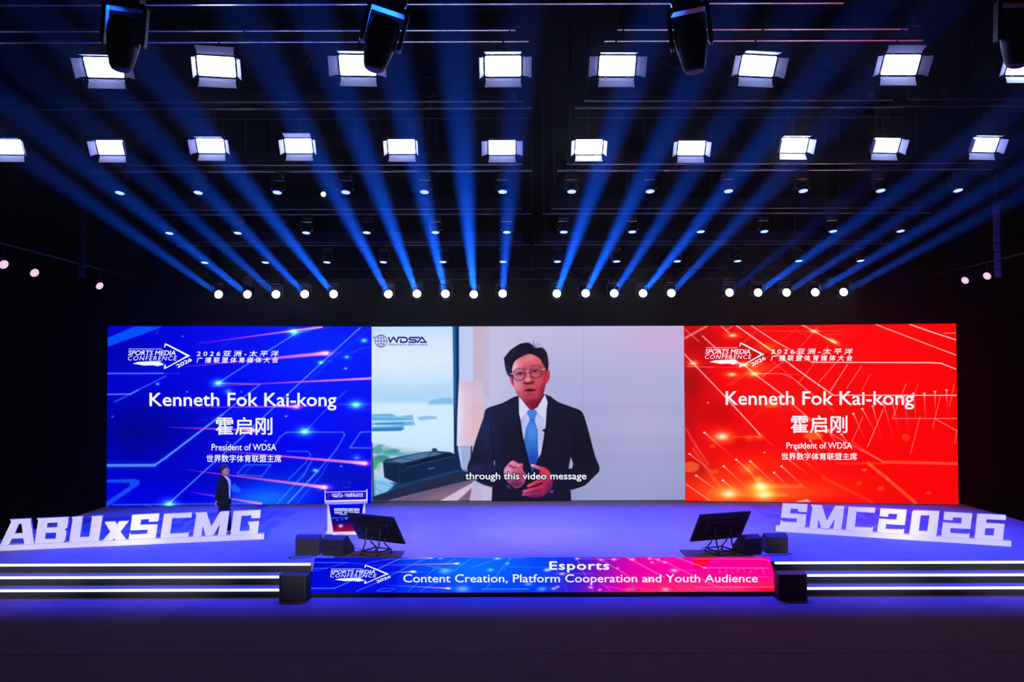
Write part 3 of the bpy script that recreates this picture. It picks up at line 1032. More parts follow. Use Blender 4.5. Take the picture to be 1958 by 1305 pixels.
# shirt and tie
shirt = P_([(457, 478), (520, 560), (562, 590), (602, 568), (660, 468), (678, 520), (668, 700), (630, 930), (560, 1046), (522, 905), (490, 800), (470, 650)])
sm = c.mask(shirt, 1.2)
c.poly(shirt, (198, 202, 244), 1.2)
c.glow(*P_([(640, 820)])[0], 8, 40, (170, 172, 222), .7, -.15, False, sm)
c.glow(*P_([(490, 700)])[0], 8, 30, (170, 176, 226), .7, 0, False, sm)
c.poly(P_([(457, 480), (540, 592), (470, 666), (458, 610)]), (216, 218, 250), 1.2)
c.poly(P_([(660, 470), (682, 530), (656, 670), (585, 592), (610, 560)]), (214, 214, 248), 1.2)
c.line(P_([(535, 598), (470, 668)]), 1, (130, 134, 190), .7, 1.2)
c.line(P_([(590, 596), (656, 672)]), 1, (130, 134, 190), .7, 1.2)
c.line(P_([(520, 740), (500, 800)]), 1.2, (150, 156, 212), .5, 2, False, sm)
tie = P_([(545, 660), (578, 660), (604, 745), (609, 960), (585, 1030), (562, 1078), (540, 1000), (510, 880), (498, 820), (512, 735)])
tiem = c.mask(tie, 1)
c.poly(tie, (40, 106, 212), 1)
c.glow(*P_([(560, 760)])[0], 12, 20, (80, 150, 235), .8, 0, False, tiem)
c.glow(*P_([(570, 1010)])[0], 16, 26, (14, 44, 165), .9, 0, False, tiem)
knot = P_([(526, 592), (560, 584), (594, 592), (600, 622), (578, 664), (544, 662), (520, 612)])
c.poly(knot, (58, 130, 224), 1)
km = np.maximum(c.mask(knot, 1), tiem)
for a in range(-30, 40):
    x = 545 + a * 13
    c.line(P_([(x, 580), (x + 260, 1090)]), .7, (150, 196, 250), .30, 1.1, False, km)
    c.line(P_([(x + 130, 580), (x - 130, 1090)]), .7, (10, 50, 160), .28, 1.1, False, km)
c.line(P_([(545, 662), (580, 664)]), 1.2, (16, 50, 140), .7, 1.5)
c.disc(*P_([(655, 748)])[0], 3.2, 2.4, (8, 8, 20), 1, 1.2)
c.line(P_([(655, 748), (664, 785)]), 1.6, (10, 10, 24), 1, 1.2)
c.line(P_([(650, 782), (690, 788)]), 1, (60, 60, 90), .7, 1.2)
# neck, face
c.poly(F_([(380, 990), (470, 1110), (560, 1240), (610, 1260), (650, 1240), (760, 1110), (812, 940), (560, 1000)]), (112, 18, 42), 1.4)
c.poly(F_([(440, 1080), (560, 1240), (600, 1255), (570, 1150)]), (150, 40, 66), 3, .7)
c.poly(smooth(F_([(222, 690), (245, 676), (275, 740), (296, 850), (280, 850), (255, 820), (230, 760)])), (196, 92, 124), 1.3)
c.poly(smooth(F_([(838, 580), (880, 562), (912, 590), (914, 680), (884, 770), (846, 785)])), (206, 58, 74), 1.3)
c.line(F_([(870, 590), (892, 640), (876, 720)]), 1.6, (140, 24, 44), .7, 2)
fo = smooth(F_([(285, 420), (252, 560), (262, 700), (300, 860), (352, 985), (440, 1085), (530, 1140), (600, 1150), (670, 1130), (765, 1035), (812, 930), (848, 770), (856, 580), (800, 430), (730, 340), (600, 285), (470, 300), (370, 350)]))
fmk = c.mask(fo, 1.2)
c.poly(fo, (196, 74, 92), 1.2)


def FG(x, y, rx, ry, col, a, rot=0.0):
    q = F_([(x, y)])[0]
    c.glow(q[0], q[1], rx / 9.0, ry / 9.0, col, a, rot, False, fmk)


FG(560, 640, 420, 520, (188, 66, 84), .6)
FG(290, 640, 120, 360, (232, 160, 190), .95)
FG(300, 470, 110, 110, (244, 200, 224), .9)
FG(540, 390, 190, 80, (228, 122, 130), .9)
FG(600, 330, 120, 40, (214, 150, 160), .6)
FG(420, 480, 120, 60, (214, 118, 132), .6)
FG(700, 430, 90, 80, (226, 104, 96), .7)
FG(770, 540, 70, 110, (196, 66, 72), .7)
FG(820, 840, 90, 240, (158, 30, 54), .95)
FG(640, 1090, 200, 70, (134, 26, 54), .9)
FG(440, 1040, 90, 60, (168, 60, 90), .7)
FG(590, 1040, 80, 40, (190, 64, 84), .6)
FG(720, 770, 100, 70, (220, 84, 90), .75)
FG(680, 880, 60, 60, (206, 78, 90), .5)
FG(360, 830, 90, 130, (220, 128, 150), .8)
FG(330, 990, 60, 60, (146, 52, 84), .7)
FG(540, 650, 34, 100, (226, 124, 136), .85)
FG(546, 735, 44, 30, (240, 150, 150), .9)
FG(500, 745, 22, 40, (226, 140, 150), .7)
FG(608, 690, 26, 90, (160, 44, 58), .8)
FG(478, 575, 34, 60, (150, 50, 68), .7)
FG(560, 790, 90, 20, (120, 24, 46), .7)
FG(570, 850, 40, 40, (176, 60, 78), .5)
FG(620, 1150, 170, 46, (104, 18, 44), .9)
FG(800, 1000, 80, 120, (120, 20, 46), .8)
FG(395, 720, 90, 50, (214, 122, 150), .6)
FG(690, 680, 80, 50, (210, 92, 112), .6)
# brows, eyes
c.line(F_([(312, 556), (370, 534), (460, 540)]), 1.4, (110, 40, 62), .45, 2.8, False, fmk)
c.line(F_([(572, 516), (640, 490), (740, 496)]), 1.6, (100, 30, 52), .5, 2.8, False, fmk)
for ex, ey in ((398, 628), (655, 584)):
    FG(ex - 10, ey + 4, 86, 46, (132, 52, 78), .8)
    c.poly(smooth(F_([(ex - 56, ey + 20), (ex - 14, ey - 4), (ex + 54, ey - 10), (ex + 30, ey + 14), (ex - 20, ey + 24)])), (176, 120, 150), 1.4, .75)
    c.line(F_([(ex - 66, ey + 18), (ex - 24, ey - 4), (ex + 54, ey - 14)]), 1.3, (40, 8, 24), .95, 1.4)
    c.disc(*F_([(ex + 6, ey + 2)])[0], 2.7, 2.1, (20, 6, 20), .95, 1.2)
    c.line(F_([(ex - 50, ey + 20), (ex + 10, ey + 20)]), .9, (150, 80, 112), .7, 1.4)
    FG(ex + 2, ey + 60, 66, 22, (206, 116, 142), .7)
# nose base, mouth
c.line(F_([(470, 786), (505, 806), (550, 802), (600, 790), (636, 766)]), 2.8, (80, 12, 34), .9, 2.4, False, fmk)
c.line(F_([(462, 770), (476, 740)]), 1.4, (150, 50, 70), .7, 2, False, fmk)
c.poly(smooth(F_([(462, 925), (520, 896), (570, 886), (610, 892), (685, 912), (610, 938), (540, 940)])), (92, 10, 36), 1.8, .95)
c.poly(F_([(488, 922), (560, 906), (640, 914), (600, 932), (540, 934)]), (44, 4, 22), 1.2, .95)
c.poly(F_([(500, 938), (580, 936), (650, 930), (630, 962), (570, 978), (520, 966)]), (190, 48, 82), 2, .95)
c.line(F_([(520, 992), (570, 1000), (620, 988)]), 1.6, (120, 20, 48), .7, 2.5, False, fmk)
c.line(F_([(650, 820), (690, 870), (700, 900)]), 1.4, (150, 40, 60), .6, 2.5, False, fmk)
FG(590, 850, 60, 26, (206, 84, 96), .6)
# hair
hair = smooth(F_([(128, 360), (180, 290), (250, 212), (390, 122), (470, 102), (540, 98), (620, 140), (655, 186), (770, 180), (838, 235), (868, 300), (888, 430), (884, 540), (868, 572), (842, 574), (832, 520), (800, 470),
           (740, 370), (650, 314), (560, 288), (440, 330), (340, 392), (290, 450), (262, 540), (252, 600), (244, 682), (205, 672), (165, 600), (140, 500), (132, 420)]))
hm = c.mask(hair, 1.2)
c.poly(hair, (16, 14, 30), 1.7)
c.glow(*F_([(190, 580)])[0], 5, 12, (34, 48, 104), .8, -.2, False, hm)
c.glow(*F_([(250, 280)])[0], 12, 6, (36, 34, 66), .7, -.7, False, hm)
for k in range(60):
    a0 = rng.uniform(0, 1)
    x0, y0 = 180 + 620 * a0, 250 - 120 * math.sin(PI * a0) + rng.uniform(-10, 120)
    dx = -90 + 180 * a0 + rng.uniform(-30, 30)
    c.line(F_([(x0, y0), (x0 + dx * .5, y0 + rng.uniform(40, 80)), (x0 + dx, y0 + rng.uniform(90, 190))]), .8, (44, 38, 62) if k % 2 else (6, 5, 16), .5, 1.4, False, hm)
c.line(F_([(300, 330), (420, 230), (560, 180)]), 2, (38, 34, 58), .5, 3, False, hm)
c.line(F_([(300, 400), (420, 300), (600, 250)]), 1.4, (34, 28, 46), .5, 3, False, hm)
for a, b in (((640, 170), (620, 60)), ((650, 180), (640, 90)), ((660, 180), (740, 120)), ((600, 140), (560, 90)), ((700, 185), (800, 178)), ((655, 178), (690, 100)), ((150, 340), (118, 370))):
    c.line(F_([a, b]), .9, (40, 40, 90), .65, 1.2)
c.poly(F_([(246, 600), (262, 560), (276, 700), (292, 830), (270, 780), (250, 690)]), (30, 14, 32), 1.3, .9)
c.poly(F_([(838, 575), (850, 560), (856, 640), (848, 680)]), (40, 10, 24), 1.3, .9)
# glasses
for gx, gy in ((385, 650), (670, 606)):
    q = F_([(gx, gy)])[0]
    c.disc(q[0], q[1], 11.6, 10.9, (120, 56, 88), .12, 1.5, -.1)
    c.disc(q[0], q[1], 11.7, 11.0, (58, 22, 42), .98, 1.2, -.1, None, 1.5)
    c.line(F_([(gx - 86, gy - 66), (gx - 40, gy - 92), (gx + 30, gy - 96), (gx + 84, gy - 56)]), 1.0, (196, 176, 200), .7, 1.1)
c.line(F_([(486, 600), (520, 580), (566, 580)]), 1.2, (200, 176, 186), .95, 1.1)
c.line(F_([(230, 636), (284, 628)]), 1.3, (226, 216, 236), .95, 1.1)
c.line(F_([(770, 560), (828, 548)]), 1.3, (226, 206, 216), .95, 1.1)
c.line(F_([(492, 600), (496, 640)]), .9, (120, 70, 90), .8, 1.1)
# hands
fist = smooth(H_([(188, 440), (210, 370), (290, 270), (380, 180), (430, 158), (500, 185), (580, 232), (680, 232), (712, 280), (696, 380), (740, 470), (785, 540), (790, 640), (740, 780), (640, 880), (500, 905), (400, 830), (280, 730), (200, 600)]))
fk = c.mask(fist, 1.2)
c.poly(fist, (196, 92, 138), 1.2)
for x, y, rx, ry, col, a in ((300, 450, 130, 160, (226, 160, 204), .9), (430, 230, 120, 60, (228, 140, 180), .9), (560, 400, 140, 60, (214, 110, 116), .8), (640, 560, 130, 140, (164, 44, 86), .8),
                             (520, 800, 260, 120, (92, 30, 88), .95), (690, 270, 26, 30, (206, 70, 110), .8), (580, 300, 40, 26, (240, 190, 220), .8)):
    q = H_([(x, y)])[0]
    c.glow(q[0], q[1], rx / 14.18, ry / 14.18, col, a, 0, False, fk)
c.line(H_([(330, 290), (420, 345), (500, 350)]), 2.2, (120, 22, 60), .85, 2, False, fk)
c.line(H_([(500, 350), (600, 350), (690, 330)]), 1.4, (150, 50, 90), .8, 2, False, fk)
c.line(H_([(420, 480), (560, 560), (700, 600)]), 1.6, (140, 40, 80), .5, 3, False, fk)
c.poly(H_([(1230, 330), (1300, 350), (1400, 430), (1460, 520), (1510, 700), (1505, 850), (1420, 990), (1260, 1110), (1080, 1165), (900, 1150), (800, 1110), (1050, 1010), (1240, 800), (1180, 640), (1150, 500)]), (184, 40, 92), 1.4)
hk = c.mask(H_([(1150, 300), (1320, 340), (1480, 500), (1530, 800), (1430, 1010), (1200, 1170), (780, 1160), (700, 1000), (1150, 700)]), 2)
c.glow(*H_([(1330, 520)])[0], 8, 12, (222, 66, 84), .9, .4, False, hk)
c.glow(*H_([(1430, 900)])[0], 9, 18, (92, 28, 74), .9, .4, False, hk)
c.glow(*H_([(1100, 1130)])[0], 24, 5, (84, 26, 70), .9, 0, False, hk)
for p, q, w0, w1, c0, c1 in (((965, 290), (1260, 400), 70, 120, (236, 150, 180), (216, 48, 84)), ((850, 850), (1260, 660), 76, 130, (222, 70, 106), (206, 48, 80)), ((735, 1000), (1240, 850), 80, 120, (214, 80, 136), (190, 34, 84)),
                             ((715, 1080), (1160, 1010), 74, 120, (190, 60, 130), (130, 30, 80))):
    a, b = H_([p, q])
    c.seg(a, b, w0 / 14.18, w1 / 14.18, c0, c1, 1, .85, 1.3)
c.line(H_([(880, 900), (1100, 850), (1280, 740)]), 1.6, (60, 10, 44), .85, 1.8)
c.line(H_([(770, 1050), (1000, 1000), (1220, 920)]), 1.2, (90, 16, 60), .7, 1.8)
c.disc(*H_([(960, 280)])[0], 2.2, 1.6, (248, 200, 220), .8, 1.5)
c.poly(H_([(240, 850), (300, 800), (390, 900), (350, 940)]), (60, 60, 130), 1.5, .8)
c.poly(H_([(1440, 1010), (1500, 950), (1545, 1000), (1490, 1055)]), (84, 96, 170), 1.5, .85)
# faint scan lines of the LED modules
band = sum(np.exp(-((c.Y - y0) / h0) ** 2) for y0, h0 in ((784, 14), (844, 9), (876, 11)))
rows = 1 - .06 * band * np.clip(np.sin(c.Y * 1.25), 0, 1) * np.clip((c.X - 870) / 60, 0, 1)
c.C *= rows[..., None]
c.build('display', t_mid)
mb = MB()
put_text(mb, pl, 'through this video message', (889, 1122.2, 903.0, 922.5), .075, 0, .004)
mb.build('caption_outline', E_OUT, t_mid)
mb = MB()
put_text(mb, pl, 'through this video message', (890.2, 1121, 904.2, 921.3), .012, 0, .009)
mb.build('caption', E_TEXT, t_mid)
mb = MB()
D_ = conv(710, 630, 16.317)
for pts in ([(535, 238), (590, 405), (693, 248), (796, 405), (840, 258), (1050, 258), (1105, 285), (1122, 330), (1105, 378), (1050, 405), (920, 405), (920, 312)],
            [(1515, 260), (1215, 260), (1185, 285), (1190, 318), (1225, 330), (1360, 330), (1395, 350), (1395, 385), (1360, 405), (1160, 405)],
            [(1428, 425), (1575, 250), (1705, 405), (1520, 405)]):
    put_stroke(mb, pl, D_(pts), 48 / 16.317)
put_text(mb, pl, 'WORLD DIGITAL SPORTS ALLIANCE', (743, 817, 658.0, 661.2), .02)
gx, gy, gr = 302, 368, 190
for rx in (1.0, .52):
    put_stroke(mb, pl, D_([(gx + gr * rx * math.cos(a * PI / 18), gy + gr * math.sin(a * PI / 18)) for a in range(37)]), 20 / 16.317)
put_stroke(mb, pl, D_([(gx, gy - gr), (gx, gy + gr)]), 20 / 16.317)
put_stroke(mb, pl, D_([(gx - gr, gy), (gx + gr, gy)]), 20 / 16.317)
for s in (-1, 1):
    put_stroke(mb, pl, D_([(gx + k * 27, gy + s * (78 + (k * k) * 2.2)) for k in range(-5, 6)]), 16 / 16.317)
mb.build('alliance_logo', E_NAVY, t_mid)
mb = MB()
for x, y, r in ((92, 262, 22), (55, 220, 12), (50, 305, 12), (135, 218, 14)):
    put_poly(mb, pl, [D_([(x - r, y - r), (x + r, y - r), (x + r, y + r), (x - r, y + r)])])
mb.build('logo_dots', E_MAG, t_mid)

# ---- sloping screen over the front steps
R0 = Vector((RAMP_XB[0], 17.56, -.49))
R1 = Vector((RAMP_XB[1], 17.56, -.49))
R2 = Vector(((602.7 - 979) * 18.19 / F, 18.19, .10))
R3 = Vector(((1467.5 - 979) * 18.19 / F, 18.19, .10))
t_ramp = thing('ramp_screen', 'sloping blue to pink screen over the middle front steps', 'screen', (0, 0, 0))
mb = MB()
sl = (R2 - R0).cross(R1 - R0).normalized()
if sl.y > 0:
    sl = -sl
b0, b1, b2, b3 = [p - sl * .006 for p in (R0, R1, R2, R3)]
g0, g1 = Vector((b0.x - .02, 17.555, ZF)), Vector((b1.x + .02, 17.555, ZF))
mb.add([g0, g1, b1, b0, b3, b2, (b3.x, 18.195, .0), (b2.x, 18.195, .0), (b1.x, 18.195, ZF), (b0.x, 18.195, ZF)],
       [(0, 1, 2, 3), (3, 2, 4, 5), (5, 4, 6, 7), (7, 6, 8, 9), (0, 3, 5, 7, 9), (1, 8, 6, 4, 2), (0, 9, 8, 1)])
mb.build('housing', M_BLACKM, t_ramp)
pl = Plane(R0, (1, 0, 0), (R2 - R0) - Vector(((R2 - R0).x, 0, 0)))
if pl.N.y > 0:
    pl.N = -pl.N
f = lambda s, t: (R2 * (1 - s) + R3 * s) * (1 - t) + (R0 * (1 - s) + R1 * s) * t
c = Canvas(f, 930, 76)
A_ = conv(590, 1060, 4.257)
B_ = conv(1040, 1060, 4.257)
xs = [590, 760, 770, 900, 1040, 1100, 1150, 1200, 1260, 1490]
cols = [(0, 6, 225), (0, 14, 236), (0, 40, 250), (10, 74, 255), (0, 60, 250), (50, 30, 215), (150, 10, 200), (232, 0, 170), (252, 0, 168), (255, 0, 140)]
c.C[:] = np.stack([np.interp(c.X + (c.Y - 1098) * .35, xs, [k[i] for k in cols]) for i in range(3)], -1) / 255.0
low = np.clip((c.Y - 1095) / 40, 0, 1) * np.clip((c.X - 1180) / 80, 0, 1)
c.C = c.C * (1 - low[..., None]) + np.array([255, 40, 100]) / 255.0 * low[..., None]
c.glow(900, 1085, 120, 26, (0, 50, 10), .8)
c.glow(1480, 1130, 40, 10, (255, 0, 30), .8, 0, False)
c.poly(B_([(1215, 20), (1400, 20), (1330, 90), (1225, 125)]), (255, 0, 40), 2, .85)
c.poly(B_([(1640, 20), (1700, 20), (1670, 50)]), (255, 0, 40), 3, .6)
c.poly(A_([(745, 28), (1350, 28), (1350, 60), (720, 95)]), (10, 90, 255), 8, .35)
for pts, w, a in (([(45, 70), (310, 70)], 5, .7), ([(40, 118), (150, 116)], 5, .7), ([(40, 140), (150, 116), (310, 70), (470, 85)], 4, .5), ([(10, 280), (210, 280), (440, 180), (740, 40)], 8, .65), ([(390, 305), (560, 230), (900, 60), (1000, 30)], 6, .6),
                  ([(470, 75), (700, 30)], 4, .5), ([(560, 300), (600, 280), (700, 280), (660, 305), (560, 300)], 7, .4), ([(810, 305), (1020, 125), (1190, 40)], 5, .5), ([(910, 305), (1090, 200)], 6, .45),
                  ([(960, 95), (1180, 138), (1330, 30), (1540, 36)], 5, .6), ([(1410, 285), (1790, 285)], 7, .7), ([(1450, 280), (1640, 30)], 6, .6), ([(1340, 105), (1550, 35), (1760, 35)], 4, .6), ([(1640, 105), (1950, 106)], 3, .5),
                  ([(1590, 130), (1650, 30)], 5, .5), ([(760, 150), (960, 148)], 4, .5)):
    c.line(A_(pts), w / 4.257, (110, 180, 255), a, 1.6)
for p, q in (((520, 95), (1210, 78)), ((660, 150), (850, 144)), ((640, 255), (1140, 280)), ((600, 50), (1000, 30))):
    a, b = A_([p, q])
    c.seg(a, b, .6, 2.2, (200, 90, 220), (255, 170, 190), .5, .95, 1.3)
    c.glow(b[0], b[1], 5, 2, (255, 160, 150), .9)
for x, y, r in ((1110, 140, 34), (1480, 130, 20), (1540, 36, 20), (1790, 245, 22), (1900, 285, 26), (860, 144, 16), (1250, 285, 40), (1940, 130, 20), (1075, 35, 16), (1620, 78, 14)):
    q = A_([(x, y)])[0]
    c.glow(q[0], q[1], r / 4.257 * 1.3, r / 4.257 * .6, (120, 130, 120), .8)
for pts, w, a in (([(255, 25), (300, 100), (400, 300)], 5, .6), ([(270, 38), (620, 42)], 5, .6), ([(430, 25), (640, 150), (760, 230)], 6, .7), ([(660, 20), (980, 190)], 7, .8), ([(820, 20), (1000, 70), (1200, 170), (1400, 260)], 6, .7), ([(1060, 20), (1310, 112), (1830, 116)], 6, .8),
                  ([(1220, 40), (1780, 42), (1840, 56)], 5, .7), ([(880, 90), (1060, 20)], 5, .4), ([(980, 70), (1170, 20)], 4, .4), ([(1180, 88), (1420, 60)], 4, .4), ([(90, 162), (400, 160)], 4, .5), ([(1240, 272), (1890, 268)], 10, .5),
                  ([(1520, 190), (1840, 186)], 4, .4), ([(510, 262), (700, 300)], 5, .6), ([(710, 258), (860, 300)], 4, .5), ([(60, 20), (140, 200), (190, 300)], 3, .4), ([(470, 240), (540, 300)], 8, .4), ([(1060, 130), (1240, 136)], 6, .3)):
    c.line(B_(pts), w / 4.257, (255, 130, 225), a, 1.5)
for k in range(16):
    x = 1420 + k * 25
    c.line(B_([(x, 160 - (k % 5) * 12), (x + (-1) ** k * 22, 110 + (k % 3) * 18)]), 1.1, (255, 120, 210), .55, 1.4)
for k in range(12):
    c.line(B_([(1050 + k * 46, 240 + (k % 3) * 8), (1110 + k * 46, 296)]), 1.0, (255, 130, 190), .5, 1.4)
for x, y, r in ((880, 68, 12), (985, 68, 14), (570, 45, 16), (720, 44, 18), (465, 48, 14), (860, 210, 26), (270, 38, 14), (150, 162, 18), (380, 272, 16), (110, 268, 14), (1060, 134, 24), (30, 130, 18), (80, 282, 16), (990, 288, 24), (455, 292, 12), (600, 115, 10),
                (930, 44, 14), (860, 40, 12), (1310, 112, 12)):
    q = B_([(x, y)])[0]
    c.glow(q[0], q[1], r / 4.257 * 1.2, r / 4.257 * .6, (255, 205, 215), .9, 0, False)
q = B_([(705, 286)])[0]
c.disc(q[0], q[1], 10, 3, (255, 90, 130), .7, 2)
c.build('display', t_ramp)
mb = MB()
event_logo(mb, pl, 590 + (173 - 55 * .636) / 4.257, 1060 + (88 - 74 * .5) / 4.257, .636 / 4.257 * 1.0, .5 / 4.257, False, .9)
mb.build('event_logo', E_TEXT, t_ramp)
mb = MB()
put_text(mb, pl, 'Esports', (1051, 1164.5, 1074.8, 1095.4), .022, space=1.1)
mb.build('session_title_lettering', E_TEXT, t_ramp)
mb = MB()
put_text(mb, pl, 'Content Creation, Platform Cooperation and Youth Audience', (771.3, 1448.7, 1099.2, 1119.6), .008)
mb.build('session_subtitle_lettering', E_TEXT, t_ramp)

# ================================================================== LETTER SIGNS
def letter_sign(label, base_a, base_b, glyphs, mount_h=.135, set_back=.05):
    """free-standing letters on a plinth; outlines read off the photo onto the sign's own vertical plane"""
    A, B = at(*base_a, Z=0), at(*base_b, Z=0)
    A.z = B.z = 0
    U = (B - A).normalized()
    N = Vector((U.y, -U.x, 0))
    L = (B - A).length
    t = thing('letter_sign', label, 'sign', (A + B) / 2, rotz(math.atan2(U.y, U.x)))
    MB().bbox((0, .11, mount_h / 2), (L, .22, mount_h), .008).build('plinth', M_WHITE, t)
    pl = Plane(A - N * set_back, U, (0, 0, 1))
    for ch, polys in glyphs:
        P = [[(lambda q: (q[0] - L / 2, q[1]))(pl.uv(x, y)) for x, y in p] for p in polys]
        lo = min(y for y, in [(min(v for _, v in P[0]),)])
        P = [[(u, max(v, mount_h - .012)) if v < mount_h + .03 else (u, v) for u, v in p] for p in P]
        vs, fs = fill_polys(P, .05)
        mb = MB().add([(x, set_back + .05 - z, y) for x, y, z in vs], fs)
        o = mb.build('letter', M_WHITE, t)
        recalc(o)
    return t


C1, C2, C3, C4 = conv(0, 960, 7.531), conv(250, 960, 7.252), conv(1470, 950, 8.158), conv(1700, 960, 7.589)
letter_sign('white standing letters ABUxSCMG on a long white plinth', (-4, 1054.9), (505.1, 1032), [
    ('A', [C1([(0, 645), (162, 285), (138, 258), (438, 243), (492, 628), (352, 634), (333, 525), (168, 535), (128, 643)]), C1([(208, 460), (268, 322), (310, 320), (325, 455)])]),
    ('B', [C1([(525, 242), (988, 222), (968, 375), (928, 403), (958, 428), (940, 550), (905, 605), (498, 622), (548, 265)]), C1([(680, 310), (832, 300), (820, 370), (678, 375)]), C1([(655, 452), (812, 447), (798, 535), (650, 540)])]),
    ('U', [C1([(1028, 222), (1192, 210), (1150, 512), (1283, 508), (1325, 235), (1308, 212), (1478, 203), (1420, 590), (1012, 604), (995, 570), (1045, 255)])]),
    ('x', [C1([(1505, 293), (1655, 285), (1687, 335), (1710, 283), (1855, 280), (1735, 430), (1820, 570), (1668, 574), (1643, 530), (1612, 578), (1470, 584), (1588, 432)])]),
    ('S', [C2([(20, 185), (398, 163), (383, 275), (250, 280), (252, 240), (143, 247), (130, 322), (375, 315), (348, 495), (325, 524), (-32, 546), (-14, 430), (12, 458), (225, 445), (237, 388), (-8, 400)])]),
    ('C', [C2([(462, 170), (852, 152), (840, 220), (575, 230), (545, 445), (780, 432), (808, 418), (798, 502), (432, 520), (412, 490)])]),
    ('M', [C2([(888, 155), (1052, 145), (1115, 345), (1238, 140), (1370, 132), (1320, 484), (1205, 490), (1235, 315), (1140, 470), (1040, 475), (997, 335), (978, 490), (860, 499), (910, 185)])]),
    ('G', [C2([(1425, 132), (1805, 117), (1792, 228), (1668, 232), (1675, 190), (1538, 197), (1508, 410), (1640, 402), (1648, 338), (1617, 280), (1780, 272), (1758, 466), (1397, 482), (1382, 460)])]),
])
letter_sign('white standing letters SMC2026 on a long white plinth', (1482.9, 1017), (1934, 1046.2), [
    ('S', [C3([(215, 107), (605, 127), (590, 245), (455, 237), (460, 195), (342, 188), (332, 267), (585, 283), (570, 440), (548, 492), (170, 474), (185, 370), (212, 395), (432, 407), (440, 345), (190, 332)])]),
    ('M', [C3([(652, 132), (828, 140), (905, 380), (1035, 150), (1180, 155), (1130, 530), (1003, 522), (1030, 350), (935, 500), (820, 495), (772, 345), (755, 502), (632, 494), (680, 170)])]),
    ('C', [C3([(1245, 163), (1663, 180), (1652, 255), (1368, 240), (1342, 475), (1605, 490), (1630, 470), (1618, 560), (1217, 540), (1200, 515)])]),
    ('2', [[(1683.3, 972.9), (1734, 975.5), (1730, 1005.1), (1694.3, 1002.7), (1693.3, 1012.3), (1725, 1013.4), (1729, 1011.4), (1727.9, 1023.9), (1680.2, 1020.8), (1677.2, 1016.8), (1680.8, 992.7), (1713.8, 994.5), (1715.8, 983.7), (1699, 982.9), (1698, 989), (1681.8, 988)]]),
    ('0', [C4([(335, 145), (365, 125), (730, 138), (690, 475), (660, 508), (288, 488), (300, 430)]), C4([(460, 197), (588, 200), (553, 430), (430, 425)])]),
    ('2', [C4([(805, 148), (1210, 172), (1180, 398), (893, 383), (888, 455), (1140, 470), (1170, 455), (1162, 548), (780, 518), (760, 490), (782, 302), (1045, 320), (1060, 233), (928, 227), (922, 272), (790, 262)])]),
    ('6', [C4([(1283, 175), (1690, 195), (1700, 210), (1692, 268), (1415, 255), (1408, 308), (1678, 323), (1650, 578), (1260, 548), (1240, 520)]), C4([(1398, 382), (1530, 388), (1515, 493), (1385, 487)])]),
])

# ================================================================== PODIUM
pb = at(662, 1024.5, Z=0)
POD_A = math.radians(9)
t = thing('podium', 'white podium with blue and red printed front at stage left', 'podium', pb, rotz(POD_A))
MB().bbox((0, .27, .045), (1.02, .56, .09), .012).build('base', M_WHITE, t)
mb = MB()
for s in (-1, 1):
    mb.add([(s * .475, .02, .09), (s * .475, .5, .09), (s * .475, .5, .80), (s * .475, .02, .80), (s * .32, .05, .09), (s * .32, .5, .09), (s * .445, .5, .80), (s * .445, .05, .80)],
           [(0, 1, 2, 3), (4, 7, 6, 5), (0, 3, 7, 4), (1, 5, 6, 2), (0, 4, 5, 1), (3, 2, 6, 7)])
mb.box((0, .30, .445), (.72, .38, .71))
recalc(mb.build('body', M_WHITE, t))
mb = MB()
mb.prism([(-.01, .80), (.54, .80), (.56, .90), (.56, .99), (-.055, .97), (-.06, 1.125), (-.10, 1.125), (-.10, .875)], 1.06, lambda u, v, w: (w - .53, u, v))
recalc(mb.build('desk', M_WHITE, t))
mb = MB()
for s in (-1, 1):
    mb.lathe([(.0, 0), (.018, .004), (.018, .03), (.008, .045), (0.001, .046)], 10, 0, Matrix.Translation((s * .515, -.08, 1.123)))
mb.build('corner_cap', M_WHITE, t)
Rm = rotz(POD_A)
wp = lambda x, y, z: pb + Rm @ Vector((x, y, z))
# printed front
q = [wp(-.425, .045, .785), wp(.425, .045, .785), wp(-.325, .045, .10), wp(.325, .045, .10)]
pf = lambda s, tt: (q[0] * (1 - s) + q[1] * s) * (1 - tt) + (q[2] * (1 - s) + q[3] * s) * tt


def print_mesh(name, fun, nx, ny, paint, parent, to_local):
    cv = Canvas(fun, nx, ny)
    S, T = np.meshgrid(np.linspace(0, 1, nx), np.linspace(0, 1, ny))
    paint(cv, S, T)
    o = cv.build(name, parent)
    n = len(o.data.vertices)
    co = np.empty(n * 3)
    o.data.vertices.foreach_get('co', co)
    M = np.array(to_local)
    co = co.reshape(-1, 3) @ M[:3, :3].T + M[:3, 3]
    o.data.vertices.foreach_set('co', co.reshape(-1))
    o.data.update()
    o.data.materials.clear()
    o.data.materials.append(M_PRINT)
    return o


m, nt = new_mat('emissive_podium_print')  # vertex colours of the podium print are emitted
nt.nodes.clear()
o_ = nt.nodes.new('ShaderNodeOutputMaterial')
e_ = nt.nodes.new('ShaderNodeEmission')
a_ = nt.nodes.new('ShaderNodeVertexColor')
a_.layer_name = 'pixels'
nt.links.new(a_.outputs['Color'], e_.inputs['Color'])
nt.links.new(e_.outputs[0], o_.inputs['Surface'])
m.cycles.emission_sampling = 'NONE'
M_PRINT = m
LOC = (Matrix.Translation(pb) @ Rm.to_4x4()).inverted()


